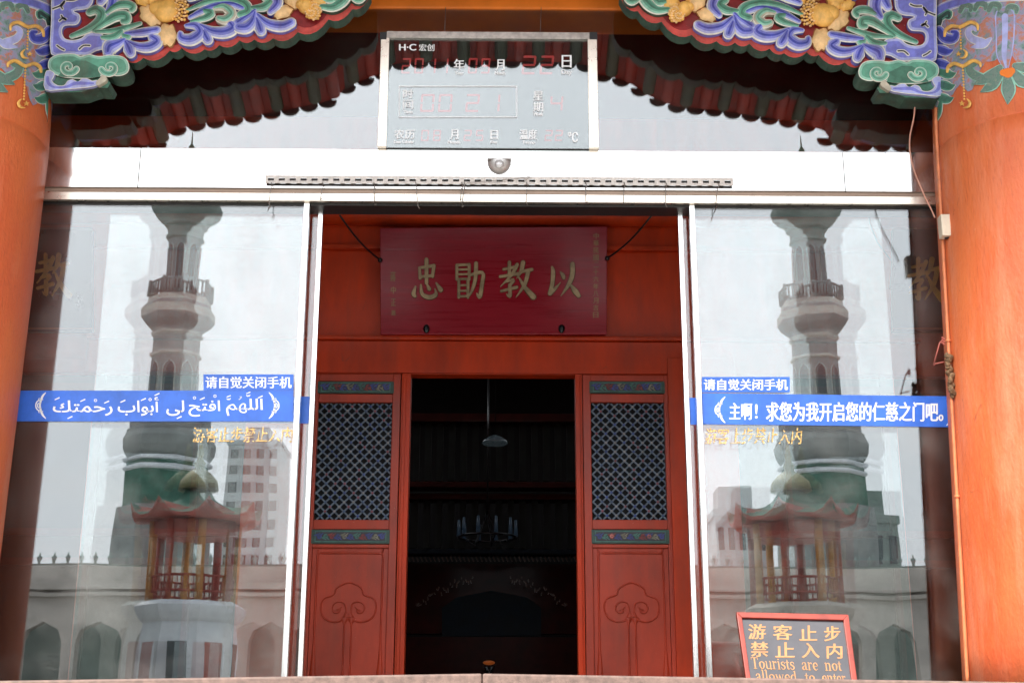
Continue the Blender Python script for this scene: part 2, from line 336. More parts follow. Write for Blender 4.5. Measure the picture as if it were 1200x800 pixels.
MAT = dict(
    pillar=pillar_mat(),
    red=M('red_lacquer', (.50, .036, .003), .5, var=.18, scale=3, bump=.05, bscale=25, stretch=(1, 1, .3), coat=.04, spec=.3),
    red2=M('red_lacquer_door', (.42, .040, .014), .46, var=.2, scale=2.2, bump=.05, bscale=30, stretch=(1, 1, .4), coat=.06, spec=.35),
    darkred=M('dark_red_paint', (.055, .004, .003), .6, var=.2, scale=4, spec=.12),
    rafter_red=M('rafter_red', (.42, .036, .016), .55, var=.2, scale=4),
    rafter_green=M('rafter_green', (.085, .10, .06), .6, var=.2, scale=4),
    crimson=M('crimson_lacquer', (.27, .006, .017), .28, var=.3, scale=3, col2=(.34, .010, .024), bump=.10, bscale=6, stretch=(.5, 1, 9), coat=.07, spec=.25),
    orange=M('orange_paint', (.72, .17, .008), .5, var=.1, scale=3, bump=.05),
    black=M('black_lacquer', (.008, .008, .010), .3, var=.1),
    blackp=M('black_plastic', (.012, .012, .013), .45, var=.1),
    gold=M('gold_paint', (.62, .36, .10), .38, var=.2, scale=20, bump=.1),
    goldp=M('dull_gold_lettering', (.36, .255, .14), .45, var=.25, scale=14),
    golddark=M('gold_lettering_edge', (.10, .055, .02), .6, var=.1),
    alu=M('brushed_aluminium', (.86, .85, .83), .24, metal=1, var=.04, scale=30, stretch=(1, 1, .1)),
    alug=M('champagne_aluminium', (.80, .72, .62), .3, metal=1, var=.05, scale=20),
    steel=M('stainless_header', (.70, .69, .68), .11, metal=1, var=0),
    galv=M('galvanised_strip', (.56, .51, .47), .5, metal=.1, var=.15, scale=40),
    gap=M('bronze_gap', (.34, .24, .18), .5, metal=.3, var=.05),
    wire=M('steel_wire', (.22, .19, .17), .4, metal=.8, var=.1),
    blue=M('blue_vinyl', (.030, .135, .60), .38, var=.14, scale=5, bump=.06, bscale=14),
    white=M('white_vinyl', (.80, .81, .82), .5, var=.03),
    whitep=M('white_print', (.86, .87, .88), .5, var=.03),
    goldv=M('gold_vinyl', (.60, .37, .13), .25, metal=.6, var=.2, scale=60),
    led=M('red_led', (.14, .012, .012), .4, var=0, emit=((1, .03, .03), .05)),
    green=M('green_paint', (.055, .17, .115), .55, var=.2, scale=14),
    greenl=M('pale_green_paint', (.25, .50, .39), .55, var=.15, scale=14),
    greenm=M('mid_green_paint', (.10, .31, .215), .55, var=.18, scale=14),
    greend=M('dark_green_edge', (.040, .085, .060), .6, var=.3, scale=12),
    bluel=M('pale_blue_paint', (.40, .43, .74), .55, var=.12, scale=14),
    bluem=M('mid_blue_paint', (.185, .20, .60), .55, var=.16, scale=14),
    blued=M('deep_blue_paint', (.045, .06, .36), .55, var=.2, scale=14),
    tan=M('faded_tan_paint', (.50, .46, .36), .6, var=.15, scale=14),
    edge=M('white_outline_paint', (.74, .72, .63), .55, var=.1, scale=20),
    bred=M('bracket_red', (.50, .065, .050), .55, var=.2, scale=10),
    bredd=M('bracket_ground_red', (.24, .010, .012), .55, var=.2, scale=10),
    peony=M('peony_gold', (.80, .45, .11), .42, var=.14, scale=18, bump=.12, bscale=60),
    peonyl=M('peony_pale', (.84, .55, .26), .45, var=.12, scale=18, bump=.1, bscale=60),
    ink=M('dark_outline', (.045, .040, .050), .6, var=.1),
    grey=M('grey_board', (.060, .055, .062), .14, var=.15, scale=3, spec=.6, coat=.3),
    frame_red=M('red_wood_frame', (.29, .035, .02), .45, var=.2, scale=10),
    signgold=M('sign_gold', (.44, .205, .07), .4, var=.12, scale=30),
    stone=M('pink_granite', (.18, .115, .095), .6, var=.2, scale=30, bump=.1, bscale=120),
    stone2=M('grey_granite', (.30, .29, .27), .7, var=.2, scale=12, bump=.1, bscale=80),
    paving=M('courtyard_paving', (.42, .41, .39), .75, var=.2, scale=2, bump=.1, bscale=30),
    cream=M('cream_plastic', (.66, .58, .45), .5, var=.08),
    cable=M('pinkish_cable', (.50, .24, .17), .5, var=.1),
    conduit=M('orange_conduit', (.62, .20, .08), .5, var=.15, scale=10),
    mud=M('brown_tape', (.17, .10, .05), .8, var=.3, scale=60, bump=.5, bscale=90),
    twine=M('red_twine', (.45, .12, .09), .7, var=.2),
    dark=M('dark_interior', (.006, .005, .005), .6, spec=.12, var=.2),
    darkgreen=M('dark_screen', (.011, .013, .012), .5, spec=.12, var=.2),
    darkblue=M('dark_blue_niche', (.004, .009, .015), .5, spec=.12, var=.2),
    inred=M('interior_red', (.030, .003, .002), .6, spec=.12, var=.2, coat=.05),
    lampglass=M('lamp_glass', (.04, .055, .065), .25, var=.05, emit=((.55, .75, .85), .004)),
    candle=M('lamp_candle', (.03, .055, .08), .3, var=.05, emit=((.3, .5, .8), .003)),
    glowlamp=M('amber_lamp', (.25, .08, .02), .4, var=0, emit=((1, .22, .04), .025)),
    plaster=M('pale_plaster', (.46, .42, .38), .8, var=.12, scale=.6),
    plasterg=M('grey_green_render', (.20, .24, .22), .8, var=.12, scale=.8),
    plasterd=M('grey_stone_tower', (.215, .225, .22), .8, var=.15, scale=.8),
    gtile=M('green_tile', (.04, .115, .085), .75, var=.2, scale=3, spec=.2),
    glassdark=M('dark_window', (.03, .04, .045), .2, var=.1),
    palewhite=M('pale_pedestal', (.60, .62, .66), .6, var=.08, scale=2),
    tower=M('tower_render', (.42, .45, .46), .8, var=.1, scale=.3),
    olive=M('olive_tile', (.22, .20, .10), .5, var=.2, scale=5),
    ochre=M('ochre_post', (.50, .24, .06), .5, var=.15, scale=5),
    pavred=M('pavilion_red', (.30, .05, .035), .5, var=.15, scale=4),
    rooftile=M('grey_roof_tile', (.13, .13, .12), .7, var=.2, scale=5),
)
MAT['dimgilt'] = M('dim_gilt', (.065, .018, .006), .35, var=.3, scale=20)
wear(MAT['pillar'], (.74, .36, .22), .28, 46, .70, streak=.24); wear(MAT['red'], (.5, .16, .09), .35, 60, .72, streak=.3); wear(MAT['red2'], (.6, .30, .22), .5, 60, .70, streak=.3)
for k_ in ('bluel', 'bluem', 'blued', 'greenl', 'greenm', 'green', 'greend', 'bred', 'bredd', 'edge', 'tan'): wear(MAT[k_], (.52, .50, .45), .28, 70, .68, streak=.38)
MAT['petal_shade'] = M('painted_petal_shade', (.30, .12, .03), .6, var=.15, scale=20)  # darker ochre, shade painted round the petal edges
MAT['glass_front'] = glass_mat('fixed_pane_glass', .072, wob=.06, dirt=.16)
MAT['glass_back'] = glass_mat('sliding_pane_glass', .052, wob=.05, dirt=.05)
MAT['glass_top'] = glass_mat('transom_glass', .085, wob=.03, dirt=.02, base=.002)
MAT['glass_clock'] = glass_mat('clock_glass', .06, wob=0.0, dirt=.015, base=.002)

# mottled, worn paint of the pillar heads
def worn(name, cols, scale):
    m = bpy.data.materials.new(name); m.use_nodes = True; n = m.node_tree; b = n.nodes['Principled BSDF']; b.inputs['Roughness'].default_value = .6
    tc = n.nodes.new('ShaderNodeTexCoord'); z = n.nodes.new('ShaderNodeTexNoise'); z.inputs['Scale'].default_value = scale; z.inputs['Detail'].default_value = 8; z.inputs['Roughness'].default_value = .72; z.inputs['Distortion'].default_value = .6
    n.links.new(tc.outputs['Object'], z.inputs['Vector']); r = n.nodes.new('ShaderNodeValToRGB'); e = r.color_ramp.elements
    while len(e) < len(cols): e.new(.5)
    for i, c in enumerate(cols): e[i].position = .34 + .32 * i / (len(cols)-1); e[i].color = (*c, 1)
    n.links.new(z.outputs['Fac'], r.inputs[0]); n.links.new(r.outputs[0], b.inputs['Base Color']); return m
MAT['worn'] = worn('worn_pillar_head_paint', [(.09, .17, .17), (.20, .30, .27), (.30, .30, .46), (.54, .19, .09), (.16, .26, .30)], 11)
MAT['worn_green'] = worn('worn_green_leaf', [(.09, .13, .12), (.17, .24, .20), (.10, .20, .16), (.26, .29, .22)], 22)

# ------------------------------------------------------------------ ground, platform, steps
g = MB(); g.box(-150, 150, -260, 60, -2.3, -1.9); struct(g.build('courtyard_ground', MAT['paving']))
g = MB(); g.box(-14, 14, -1.0, 14, -1.9, -0.02); struct(g.build('platform', MAT['stone2']))
EDGE = -1.62
zL, zM, zR = at(0, 797, EDGE).z, at(565, 788.5, EDGE).z, at(1130, 797.5, EDGE).z
xJ = at(565, 790, EDGE).x
def slab(x0, z0, x1, z1):
    b = MB(); t = .16
    b.hexa([(x0, EDGE, z0-t), (x1, EDGE, z1-t), (x1, -1.0, z1-t), (x0, -1.0, z0-t), (x0, EDGE, z0), (x1, EDGE, z1), (x1, -1.0, z1), (x0, -1.0, z0)])
    return struct(b.build('platform_edge_slab', MAT['stone'], bev=.008))
kL = (zM - zL) / (xJ - at(0, 797, EDGE).x); kR = (zR - zM) / (at(1130, 797, EDGE).x - xJ)
slab(xJ - 3.2, zM - 3.2 * kL, xJ - .0015, zM); slab(xJ + .0015, zM, xJ + 3.2, zM + 3.2 * kR)
slab(-9, zM - 3.2*kL, xJ - 3.206, zM - 3.2*kL); slab(xJ + 3.206, zM + 3.2*kR, 9, zM + 3.2*kR)
st = MB()
st.box(-9, 9, -1.58, -1.0, -1.9, -.2)
for i in range(11):
    st.box(-4.5, 4.5, EDGE - .3*(i+1), EDGE - .3*i - .002, -1.9, -.16 - .158*i - .01)
struct(st.build('stone_steps', MAT['stone2'], bev=.006))

# ------------------------------------------------------------------ pillars
PY, PR = -.25, .52
def pillar_axis(side, e):
    """axis points from two silhouette measurements (px, py)"""
    res = []
    for px, py in e:
        d = ray(px, py); c = d.y / math.hypot(d.x, d.y); p = at(px, py, PY)
        res.append((p.x + side * PR / c, p.z))
    def ax(z):
        if z <= res[1][1] or len(res) < 3: (xa, za), (xb, zb) = res[0], res[1]
        else: (xa, za), (xb, zb) = res[1], res[2]
        return (xa + (xb - xa) * (z - za) / (zb - za), PY)
    return ax
AX_L = pillar_axis(-1, [(2, 640), (61, 150), (66, 10)])
AX_R = pillar_axis(1, [(1121, 680), (1091, 150), (1091, 10)])
def on_pillar(ax):
    def f(px, py, l=0.0):
        d = ray(px, py); best = None
        a, b = 5.2 / d.y, (PY - CAM.y) / d.y          # from in front of it to its axis plane
        def g_(t):
            p = CAM + d*t; c = ax(p.z); return math.hypot(p.x - c[0], p.y - c[1]) - PR
        if g_(b) > 0:
            t = b
        else:
            for _ in range(40):
                mt = (a+b)/2
                if g_(mt) > 0: a = mt
                else: b = mt
            t = b
        p = CAM + d*t; c = ax(p.z); v = Vector((p.x - c[0], p.y - c[1], 0)).normalized()
        return Vector((c[0], c[1], p.z)) + v * (PR + l)
    return f
ZTOP = 5.2
zring_r = on_pillar(AX_R)(1200, 130).z
def make_pillar(ax, right):
    fx = (lambda x: x) if right else (lambda x: 1158 - x)
    base = ax(0); lab = ('orange red round pillar at the right with junction box and conduit on its inner edge' if right
                         else 'orange red round pillar at the left edge with painted head')
    root = thing('stone_pillar', (base[0], base[1], 0), lab, 'pillar', 'painted pillars beside the entrance')
    zr = zring_r
    s = MB(); prof = [(PR, 0)] + [(PR, .2*i) for i in range(1, 40) if .2*i < zr - .05] + [(PR, zr-.012), (PR-.008, zr-.006), (PR-.008, zr+.004), (PR-.001, zr+.010)] + [(PR-.001, zr + .2*i) for i in range(1, 12) if zr + .2*i < ZTOP] + [(PR-.001, ZTOP)]
    s.lathe(prof, ax, n=96); s.build('shaft', MAT['pillar'], root)
    mp = on_pillar(ax)
    # worn coloured field round the head with a ragged lower edge
    h = MB(); n = 120; o = []
    zl = mp(fx(1150), 100).z
    for k in range(n):
        a = 2*math.pi*k/n
        rag = .05*math.sin(a*5) + .04*math.sin(a*11+1) + .03*math.sin(a*23)
        for q in range(7):
            z = (zl + .06 + rag) + (ZTOP - (zl + .06 + rag)) * q/6
            c = ax(z); h.v.append(Vector((c[0] + (PR+.0025)*math.cos(a), c[1] + (PR+.0025)*math.sin(a), z)))
    for k in range(n):
        for q in range(6):
            a = k*7+q; b = ((k+1) % n)*7+q; h.f.append([a, b, b+1, a+1]); h.m.append(0); h.sm.append(True)
    h.build('painted_head', MAT['worn'], root, orient=False)
    def st_(name, pts, mats, l0=.004, w=1):
        b = MB(); pts = [(fx(x), y, ww*w) for x, y, ww in pts]
        for i, (mt, kk) in enumerate(mats): b.stroke(pts, mp, l0 + .0012*i, l0 + .0012*i + .001, m=i, k=kk, n=4)
        return b.build(name, [MAT[mt] for mt, _ in mats], root, orient=False)
    BL = [('edge', 1), ('bluel', .84), ('bluem', .6)]; BD = [('edge', 1), ('bluem', .84), ('blued', .5)]
    GR = [('edge', 1), ('greenm', .84), ('green', .55)]; GG = [('greenl', 1), ('worn_green', .8)]; 
    BW = [('edge', 1), ('bluel', .82)]
    st_('painted_band', [(1095, 16, 6), (1112, 7, 6), (1140, 0, 6), (1185, -4, 6), (1240, -4, 6)], BL, .0035)
    st_('painted_scroll', [(1099, 24, 5), (1106, 19, 5), (1113, 15, 5), (1113, 21, 3), (1110, 21, 2)], [('edge', 1), ('greenm', .8), ('greend', .4)])
    st_('painted_scroll', [(1098, 36, 4), (1101, 28, 4), (1103, 24, 3)], [('edge', 1), ('greend', .8)])
    for i, (x, y) in enumerate([(1133, 10), (1150, 8), (1166, 9), (1186, 12)]):
        st_('painted_scroll', [(x-7, y+4, 3), (x-3, y-3, 4), (x+5, y-2, 4), (x+5, y+3, 2.5)], [('greenl', 1), ('worn_green', .75)])
    st_('painted_strip', [(1100, 40, 6), (1100, 70, 5), (1101, 105, 4)], [('blued', 1)], .0036)
    for (x, y, m) in [(1108, 116, GR), (1110, 101, GR), (1111, 87, GR), (1107, 76, BD), (1108, 60, BD)]:
        st_('painted_petal', [(x-9, y-4, 4), (x-3, y-1, 6.5), (x+4, y+1, 5.5), (x+10, y-1, .8)], m, .0045 + (116-y)*3e-5)
    st_('painted_petal', [(1102, 36, 6), (1109, 45, 7), (1119, 46, 6), (1122, 39, 4), (1117, 38, 2.5)], BD, .0062)
    st_('painted_leaf', [(1104, 118, 2), (1101, 132, 4), (1098, 143, 1)], GR)
    st_('painted_scroll', [(1152, 50, 5), (1140, 46, 5), (1135, 38, 4), (1140, 33, 3), (1144, 36, 2)], BW)
    st_('painted_leaf', [(1161, 46, 2), (1152, 53, 5), (1139, 56, 1)], BW)
    st_('painted_scroll', [(1150, 92, 6), (1140, 87, 6), (1136, 79, 5), (1143, 76, 3)], GG)
    st_('painted_petal', [(1178, 20, 12), (1178, 45, 11), (1177, 66, 9), (1180, 82, 2)], [('bluel', 1), ('worn', .85), ('bluel', .3)])
    for pts in ([(1172, 80, 4), (1157, 92, 7), (1142, 99, 1)], [(1174, 86, 4), (1163, 100, 7), (1150, 108, 1)], [(1180, 88, 4), (1182, 106, 9), (1181, 122, 1)],
                [(1188, 84, 4), (1198, 96, 8), (1212, 100, 1)], [(1190, 78, 4), (1204, 80, 7), (1218, 78, 1)]):
        st_('painted_leaf', pts, GG)
    st_('painted_blossom', [(1176, 86, 4), (1182, 86, 6), (1186, 84, 4)], [('orange', 1)], .007)
    # gold hanging ornaments: curved bar, string of beads, crescent and star
    for arc, bd, mo in (([(1109, 43, 1), (1110, 36, 2), (1117, 31, 2.2), (1127, 32, 2.2), (1138, 27, 2.2), (1146, 30, 2), (1147, 36, 1)], ((1127, 34), (1128, 58)), (1130, 64)),
                        ([(1112, 85, 1), (1113, 79, 2), (1120, 75, 2.2), (1130, 78, 2.2), (1141, 72, 2.2), (1149, 75, 2), (1150, 79, 1)], ((1130, 80), (1132, 117)), (1134, 122))):
        b = MB(); q = lambda P_: [(fx(x), y, ww) for x, y, ww in P_]
        b.stroke(q(arc), mp, .008, .012, dome=.006, n=4)
        (x0, y0), (x1, y1) = bd; nb = int((y1-y0)/3.1)
        for i in range(nb+1):
            t = i/nb; b.ball(mp(fx(x0+(x1-x0)*t), y0+(y1-y0)*t, .012), .0062, n=6, k=5)
        x, y = mo
        b.stroke(q([(x+1, y-5, .5), (x+4, y-1, 1.5), (x+2, y+4, 1.4), (x-3, y+5, .5)]), mp, .008, .013, dome=.003, n=3)
        sp = []
        for i in range(10):
            rr = 3.2 if i % 2 == 0 else 1.3; a = math.pi*i/5 - .5*math.pi
            sp.append((fx(x-5 + rr*math.cos(a)), y + rr*math.sin(a)))
        b.poly(sp, mp, .008, .014)
        b.build('gold_ornament', MAT['peony'], root)
    return root
make_pillar(AX_L, False); make_pillar(AX_R, True)

# ------------------------------------------------------------------ carved brackets under the lintel
BY = -.27
MIDX = at(580, 60, BY).x
def scallop(c, k=.22, n=5):
    o = []
    for a, b in zip(c, c[1:]):
        dx, dy = b[0]-a[0], b[1]-a[1]; q = math.hypot(dx, dy)
        for i in range(n):
            t = i/n; s_ = math.sin(math.pi*t)**.8 * k*q
            o.append((a[0]+dx*t - dy/q*s_*0 + (-dy/q)*s_*.15, a[1]+dy*t + s_))
    o.append(c[-1]); return o
def inset(pts, d):
    n = len(pts); A = sum(pts[i][0]*pts[(i+1) % n][1]-pts[(i+1) % n][0]*pts[i][1] for i in range(n)); sg = 1 if A > 0 else -1
    o = []
    for i in range(n):
        a, b, c = pts[i-1], pts[i], pts[(i+1) % n]
        t1 = Vector((b[0]-a[0], b[1]-a[1])); t2 = Vector((c[0]-b[0], c[1]-b[1]))
        if t1.length: t1.normalize()
        if t2.length: t2.normalize()
        nn = Vector((-(t1.y+t2.y), t1.x+t2.x))
        if nn.length: nn.normalize()
        o.append((b[0] + nn.x*d*sg, b[1] + nn.y*d*sg))
    return o
def smooth_closed(pts, n=4):
    P = list(pts); N = len(P); o = []
    for i in range(N):
        a, b, c, d = P[i-1], P[i], P[(i+1) % N], P[(i+2) % N]
        for k in range(n):
            t = k/n
            o.append(tuple(.5*(2*b[j]+(c[j]-a[j])*t+(2*a[j]-5*b[j]+4*c[j]-d[j])*t*t+(3*b[j]-a[j]-3*c[j]+d[j])*t**3) for j in (0, 1)))
    return o
def make_bracket(right):
    mir = MIDX if right else None
    root = thing('carved_bracket', (at(62 if not right else 1098, 80, BY).x, BY, at(100, 125, BY).z),
                 'carved blue and gold peony bracket beside the ' + ('right pillar above the hanging cable' if right else 'left pillar'), 'bracket', 'carved brackets in the corners of the entrance')
    mp = plane(BY)
    def fin(b, name, mats): return b.build(name, [MAT[x] for x in mats], root, mirror=mir)
    cusps = [(148, 71), (168, 68), (199, 59.5), (213, 56.5), (240, 58), (257, 53), (281, 47.5), (298, 46.5), (320, 45), (349, 38), (385, 23), (413, 11), (434, -5)]
    low = scallop(cusps)
    top = [(434, -40), (62, -46), (62, 72)]
    b = MB(); b.poly(low + top, mp, -.085, 0, 0, 1); fin(b, 'board', ['bred', 'greend'])
    inn = [(x, y-8) for x, y in low if x < 425] + [(425, -36), (66, -42), (66, 66)]
    b = MB(); b.poly(inn, mp, .0, .003); fin(b, 'red_ground', ['bredd'])
    b = MB(); b.stroke([(x, y-2.6, .7) for x, y in low[1:-2]], mp, .001, .004, n=2); fin(b, 'edge_line', ['bred'])
    # blue cloud plate beside the pillar
    pl = smooth_closed([(q[0]/5.717, q[1]/5.717) for q in [(352, 380), (480, 384), (590, 390), (655, 360), (705, 345), (715, 300), (700, 250), (640, 236), (595, 240), (555, 272), (500, 285), (445, 275), (425, 230), (445, 192), (520, 186), (548, 150), (540, 112), (505, 92), (590, 80), (630, 40), (640, -20), (660, -120), (600, -230), (352, -230), (352, -60), (352, 160)]], 3)
    b = MB(); b.poly(pl, mp, .003, .028, 0, 2); b.poly(inset(pl, 1.1), mp, .028, .0295, 1); b.poly(inset(pl, 4.0), mp, .0295, .031, 3)
    for yy in ([(64, 14), (74, 10), (78, 5), (74, 10), (75, 14)], [(72, 28), (76, 25), (80, 27), (76, 25), (74, 22)], [(80, 4), (88, 4), (93, 2)], [(69, 57), (73, 60), (77, 62)], [(95, 61), (100, 57), (107, 57)]):
        b.stroke([(x, y, 1.9) for x, y in yy], mp, .030, .0325, 0, n=3); b.stroke([(x, y, .8) for x, y in yy], mp, .032, .034, 4, n=3)
    fin(b, 'cloud_plate', ['edge', 'bluel', 'bluem', 'bluem', 'ink'])
    # small arm with a pair of scrolls under the plate
    arm = smooth_closed([(q[0]/5.717, q[1]/5.717) for q in [(345, 440), (385, 405), (440, 393), (520, 393), (560, 410), (615, 396), (680, 410), (745, 401), (820, 406), (865, 430), (884, 480), (870, 522), (820, 542), (760, 537), (720, 520), (690, 545), (560, 560), (420, 545), (350, 500)]], 3)
    low2 = [(q[0]/5.717, q[1]/5.717) for q in [(322, 500), (318, 640), (420, 642), (560, 640), (610, 622), (665, 606), (690, 612), (735, 612), (752, 580), (722, 548), (690, 540), (520, 525), (360, 490)]]
    b = MB(); b.poly(low2, mp, -.10, .040, 0, 1); fin(b, 'arm_base', ['green', 'greend'])
    b = MB(); b.poly(arm, mp, -.07, .055, 0, 3); b.poly(inset(arm, 1.0), mp, .055, .0565, 1); b.poly(inset(arm, 3.6), mp, .0565, .0575, 4)
    b.poly([(82, 82), (92, 77), (104, 77), (118, 84), (121, 96), (110, 97), (78, 96), (72, 95)], mp, .0575, .0583, 2)
    for cx, cy, sg in ((84, 85, -1), (132, 85.5, 1)):
        sp = []
        for i in range(15):
            a = i/14*2.0*math.pi; r = 9.8 - i*.56
            sp.append((cx - sg*r*math.cos(a+.3), cy + r*math.sin(a+.3)*.86, 4.0 - i*.11))
        b.stroke(sp, mp, .056, .062, 0, n=2, k=1.0); b.stroke(sp, mp, .061, .0635, 1, n=2, k=.8); b.stroke(sp, mp, .063, .065, 4, n=2, k=.35)
    fin(b, 'scroll_head', ['edge', 'greenl', 'green', 'greend', 'greenm'])
    b = MB(); tr = smooth_closed([(57, 92), (62, 88.5), (68, 92), (67, 97), (65, 101), (71, 106), (79, 106), (83, 101), (89, 99), (95, 102), (100, 98), (107, 98.5), (112, 101), (117, 100), (119, 104), (114, 107.5), (100, 109.5), (80, 111), (57, 111.5)], 3)
    b.poly(tr, mp, .040, .062, 0, 1); b.poly(inset(tr, .8), mp, .0615, .063, 1)
    b.stroke([(60, 97, 1.5), (61, 104, 2), (68, 108.6, 1), (82, 108, 1.3), (92, 104, 2), (103, 104, 1.8), (113, 104, 1)], mp, .0625, .064, 2, n=3)
    b.stroke([(119, 104, 3), (125, 99, 4)], mp, .04, .066, 3); fin(b, 'cloud_trim', ['edge', 'bluel', 'bluem', 'tan'])
    # carved leaves: outline, body colour and vein in three raised layers
    LAY = {'g': ['greend', 'edge', 'greenl', 'greenm', 'green'], 'b': ['bluem', 'edge', 'bluel', 'bluem', 'blued'], 't': ['tan', 'edge', 'tan', 'greenl', 'greenm'], 'v': ['blued', 'edge', 'bluel', 'bluem', 'blued']}
    leaves = [
        ('g', [(86, 46, 2.5), (105, 38, 4), (118, 29, 5.5), (121, 20, 5.8), (115, 15, 5), (107, 18, 4)]),
        ('g', [(112, 40, 2), (126, 30, 4), (138, 23, 5.2), (149, 22, 5), (151, 28, 4), (146, 29, 3)]),
        ('g', [(127, 19, 2), (138, 11, 4), (150, 9, 4.5), (158, 12, 4), (156, 16, 3)]),
        ('g', [(114, 41, 1.5), (136, 39.5, 3), (150, 36, 3), (166, 31, 2)]),
        ('g', [(122, 48, 2), (135, 47.5, 4), (144, 41, 3)]),
        ('g', [(148, 46, 3.5), (152, 47, 3.8)]),
        ('b', [(128, 18, 3), (134, 7, 6), (131, -6, 7), (122, -14, 6)]), ('b', [(120, 6, 4), (124, -4, 6), (118, -14, 5)]),
        ('b', [(148, 51, 2), (140, 55, 5), (131, 59, 7), (129, 65, 5)]), ('b', [(149, 53, 2), (153, 60, 5.5), (155, 66, 4.5)]),
        ('b', [(150, 52, 2), (164, 58, 4), (177, 58, 5), (186, 52, 5), (180, 47, 4)]), ('v', [(150, 44, 2.5), (168, 42, 4), (186, 39, 3.5)]),
        ('b', [(220, 34, 2), (231, 34, 4), (236, 42, 5.5), (226, 50, 5.5), (215, 49, 4.5), (213, 44, 3)]), ('b', [(238, 36, 2), (242, 45, 5.2), (245, 50, 4.5)]),
        ('b', [(236, 33, 2), (250, 40, 4.5), (264, 41, 5.5), (274, 36, 5.5), (269, 29, 4)]),
        ('t', [(253, 14, 2), (264, 12, 4.5), (273, 20, 5), (266, 27, 5), (258, 26, 3.5)]),
        ('b', [(300, 19, 2), (297, 29, 4.5), (290, 36, 5.5), (281, 36, 5)]), ('b', [(302, 26, 2), (305, 34, 5.2), (307, 40, 4.5)]),
        ('b', [(303, 21, 2), (315, 31, 4.5), (331, 34, 5), (342, 30, 4.5)]), ('b', [(280, 30, 4), (292, 22, 4), (300, 16, 2)]),
        ('v', [(224, 24, 2), (248, 12, 3.8), (271, 8, 4), (286, 13, 3)]),
        ('g', [(221, 16, 1.5), (243, 7, 3), (268, 3, 4), (287, 8, 5), (292, 17, 5), (283, 21, 4)]),
        ('g', [(226, 29, 1.5), (241, 25, 3.5), (249, 19, 4.5), (241, 16, 3.5)]),
        ('g', [(293, 13, 2), (309, 12, 4.5), (318, 5, 5), (311, 0, 4)]), ('v', [(318, 18, 3), (326, 8, 5), (322, -3, 5)]),
        ('g', [(378, 12, 3), (391, 12.5, 4.5), (402, 5, 6), (410, -8, 6)]), ('g', [(411, -2, 3), (420, 4, 3.5), (426, 0, 3.5), (428, -8, 3)]), ('g', [(378, 2, 3), (390, 4, 3.5), (394, -4, 3)]),
        ('b', [(224, 2, 3), (236, -4, 5), (250, -10, 5)]), ('g', [(262, -8, 3), (284, -8, 5), (304, -14, 5), (322, -22, 4)]), ('b', [(160, -8, 4), (150, -20, 6), (140, -28, 5)]),
        ('g', [(340, -14, 4), (330, -26, 5), (316, -30, 4)]), ('b', [(250, -22, 4), (230, -28, 6), (210, -30, 5)]), ('g', [(380, -14, 4), (396, -24, 5), (412, -26, 4)]),
    ]
    for kind, P in leaves:
        kw = 1.45 if kind in 'bv' else 1.25; z = .006 + random.random()*.008
        b = MB(); b.stroke(P, mp, .002, z+.022, 0, n=5, k=kw); b.stroke(P, mp, z+.02, z+.0235, 1, dome=.004, n=5, k=kw*.985); b.stroke(P, mp, z+.022, z+.026, 2, dome=.007, n=5, k=kw*.80); b.stroke(P, mp, z+.025, z+.0315, 3, dome=.002, n=5, k=kw*.50); b.stroke(P, mp, z+.03, z+.0335, 4, dome=.001, n=5, k=kw*.17)
        fin(b, 'carved_leaf', LAY[kind])
    # gilded peonies
    def petal(b, cx, cy, r, ang, asp, m, lift):
        n, o = 26, len(b.v); ca, sa = math.cos(ang), math.sin(ang)
        rings = [(1.0, lift*.35), (.90, lift*.6), (.75, lift), (.4, lift*1.1)]
        for fr, l in rings:
            for k in range(n):
                t = 2*math.pi*k/n; sc = 1 + (.10*math.cos(6*t+ang) + .05*math.cos(11*t+1)) * fr
                u, v = r*fr*sc*math.cos(t), r*asp*fr*sc*math.sin(t)
                b.v.append(mp(cx + u*ca - v*sa, cy + u*sa + v*ca, l*(1 - (.22*(1+math.cos(9*t))*fr if 0 < rings.index((fr, l)) < 3 else 0))))
        b.v.append(mp(cx, cy, lift*1.05))
        for i in range(3):
            for k in range(n):
                a = o+i*n+k; c_ = o+i*n+(k+1) % n; b.f.append([a, c_, c_+n, a+n]); b.m.append(2 if i == 0 else m); b.sm.append(True)
        e = o+3*n
        for k in range(n): b.f.append([e+k, e+(k+1) % n, o+4*n]); b.m.append(m); b.sm.append(True)
    px2m = (at(301, 20, BY).x - at(300, 20, BY).x)
    for cx, cy, pet, bl, gr in (
        (203, 14, [(177, 20, 14, .75, .72), (197, 43, 13, 1.4, .82), (168, 3, 10, .3, .6), (180, -2, 13, 1.0, .7), (206, -14, 13, 1.6, .7), (222, -8, 10, 2.2, .8)], (196, 16, 15), (210, 14, 13)),
        (356, 8, [(331, 16, 12, -.25, .62), (344, 2, 12, .6, .7), (374, 4, 12, -.5, .7), (352, -10, 12, 1.5, .7), (374, -10, 10, 2.3, .7)], (359, 11, 9), (368, 17, 9))):
        b = MB()
        for i, (x, y, r, a, s_) in enumerate(pet): petal(b, x, y, r*1.12, a, s_, 1 if i in (0, 1) else 0, .034 + .004*i)
        fl = fin(b, 'peony', ['peony', 'peonyl', 'petal_shade'])
        b = MB(); b.ball(mp(bl[0], bl[1], .03), bl[2]*px2m, .045, bl[2]*px2m*1.0, n=24, k=16, rough=.03)
        q_ = bl[2]
        for dx, dz, sc_, ly in ((-.5, -.15, .78, .036),): b.ball(mp(bl[0]+dx*q_, bl[1]+dz*q_, ly), q_*sc_*px2m, .034, q_*sc_*px2m*.85, n=20, k=14, rough=.04)
        b.build('bud', MAT['peony'], fl, mirror=mir)
        b = MB(); random.seed(int(cx))
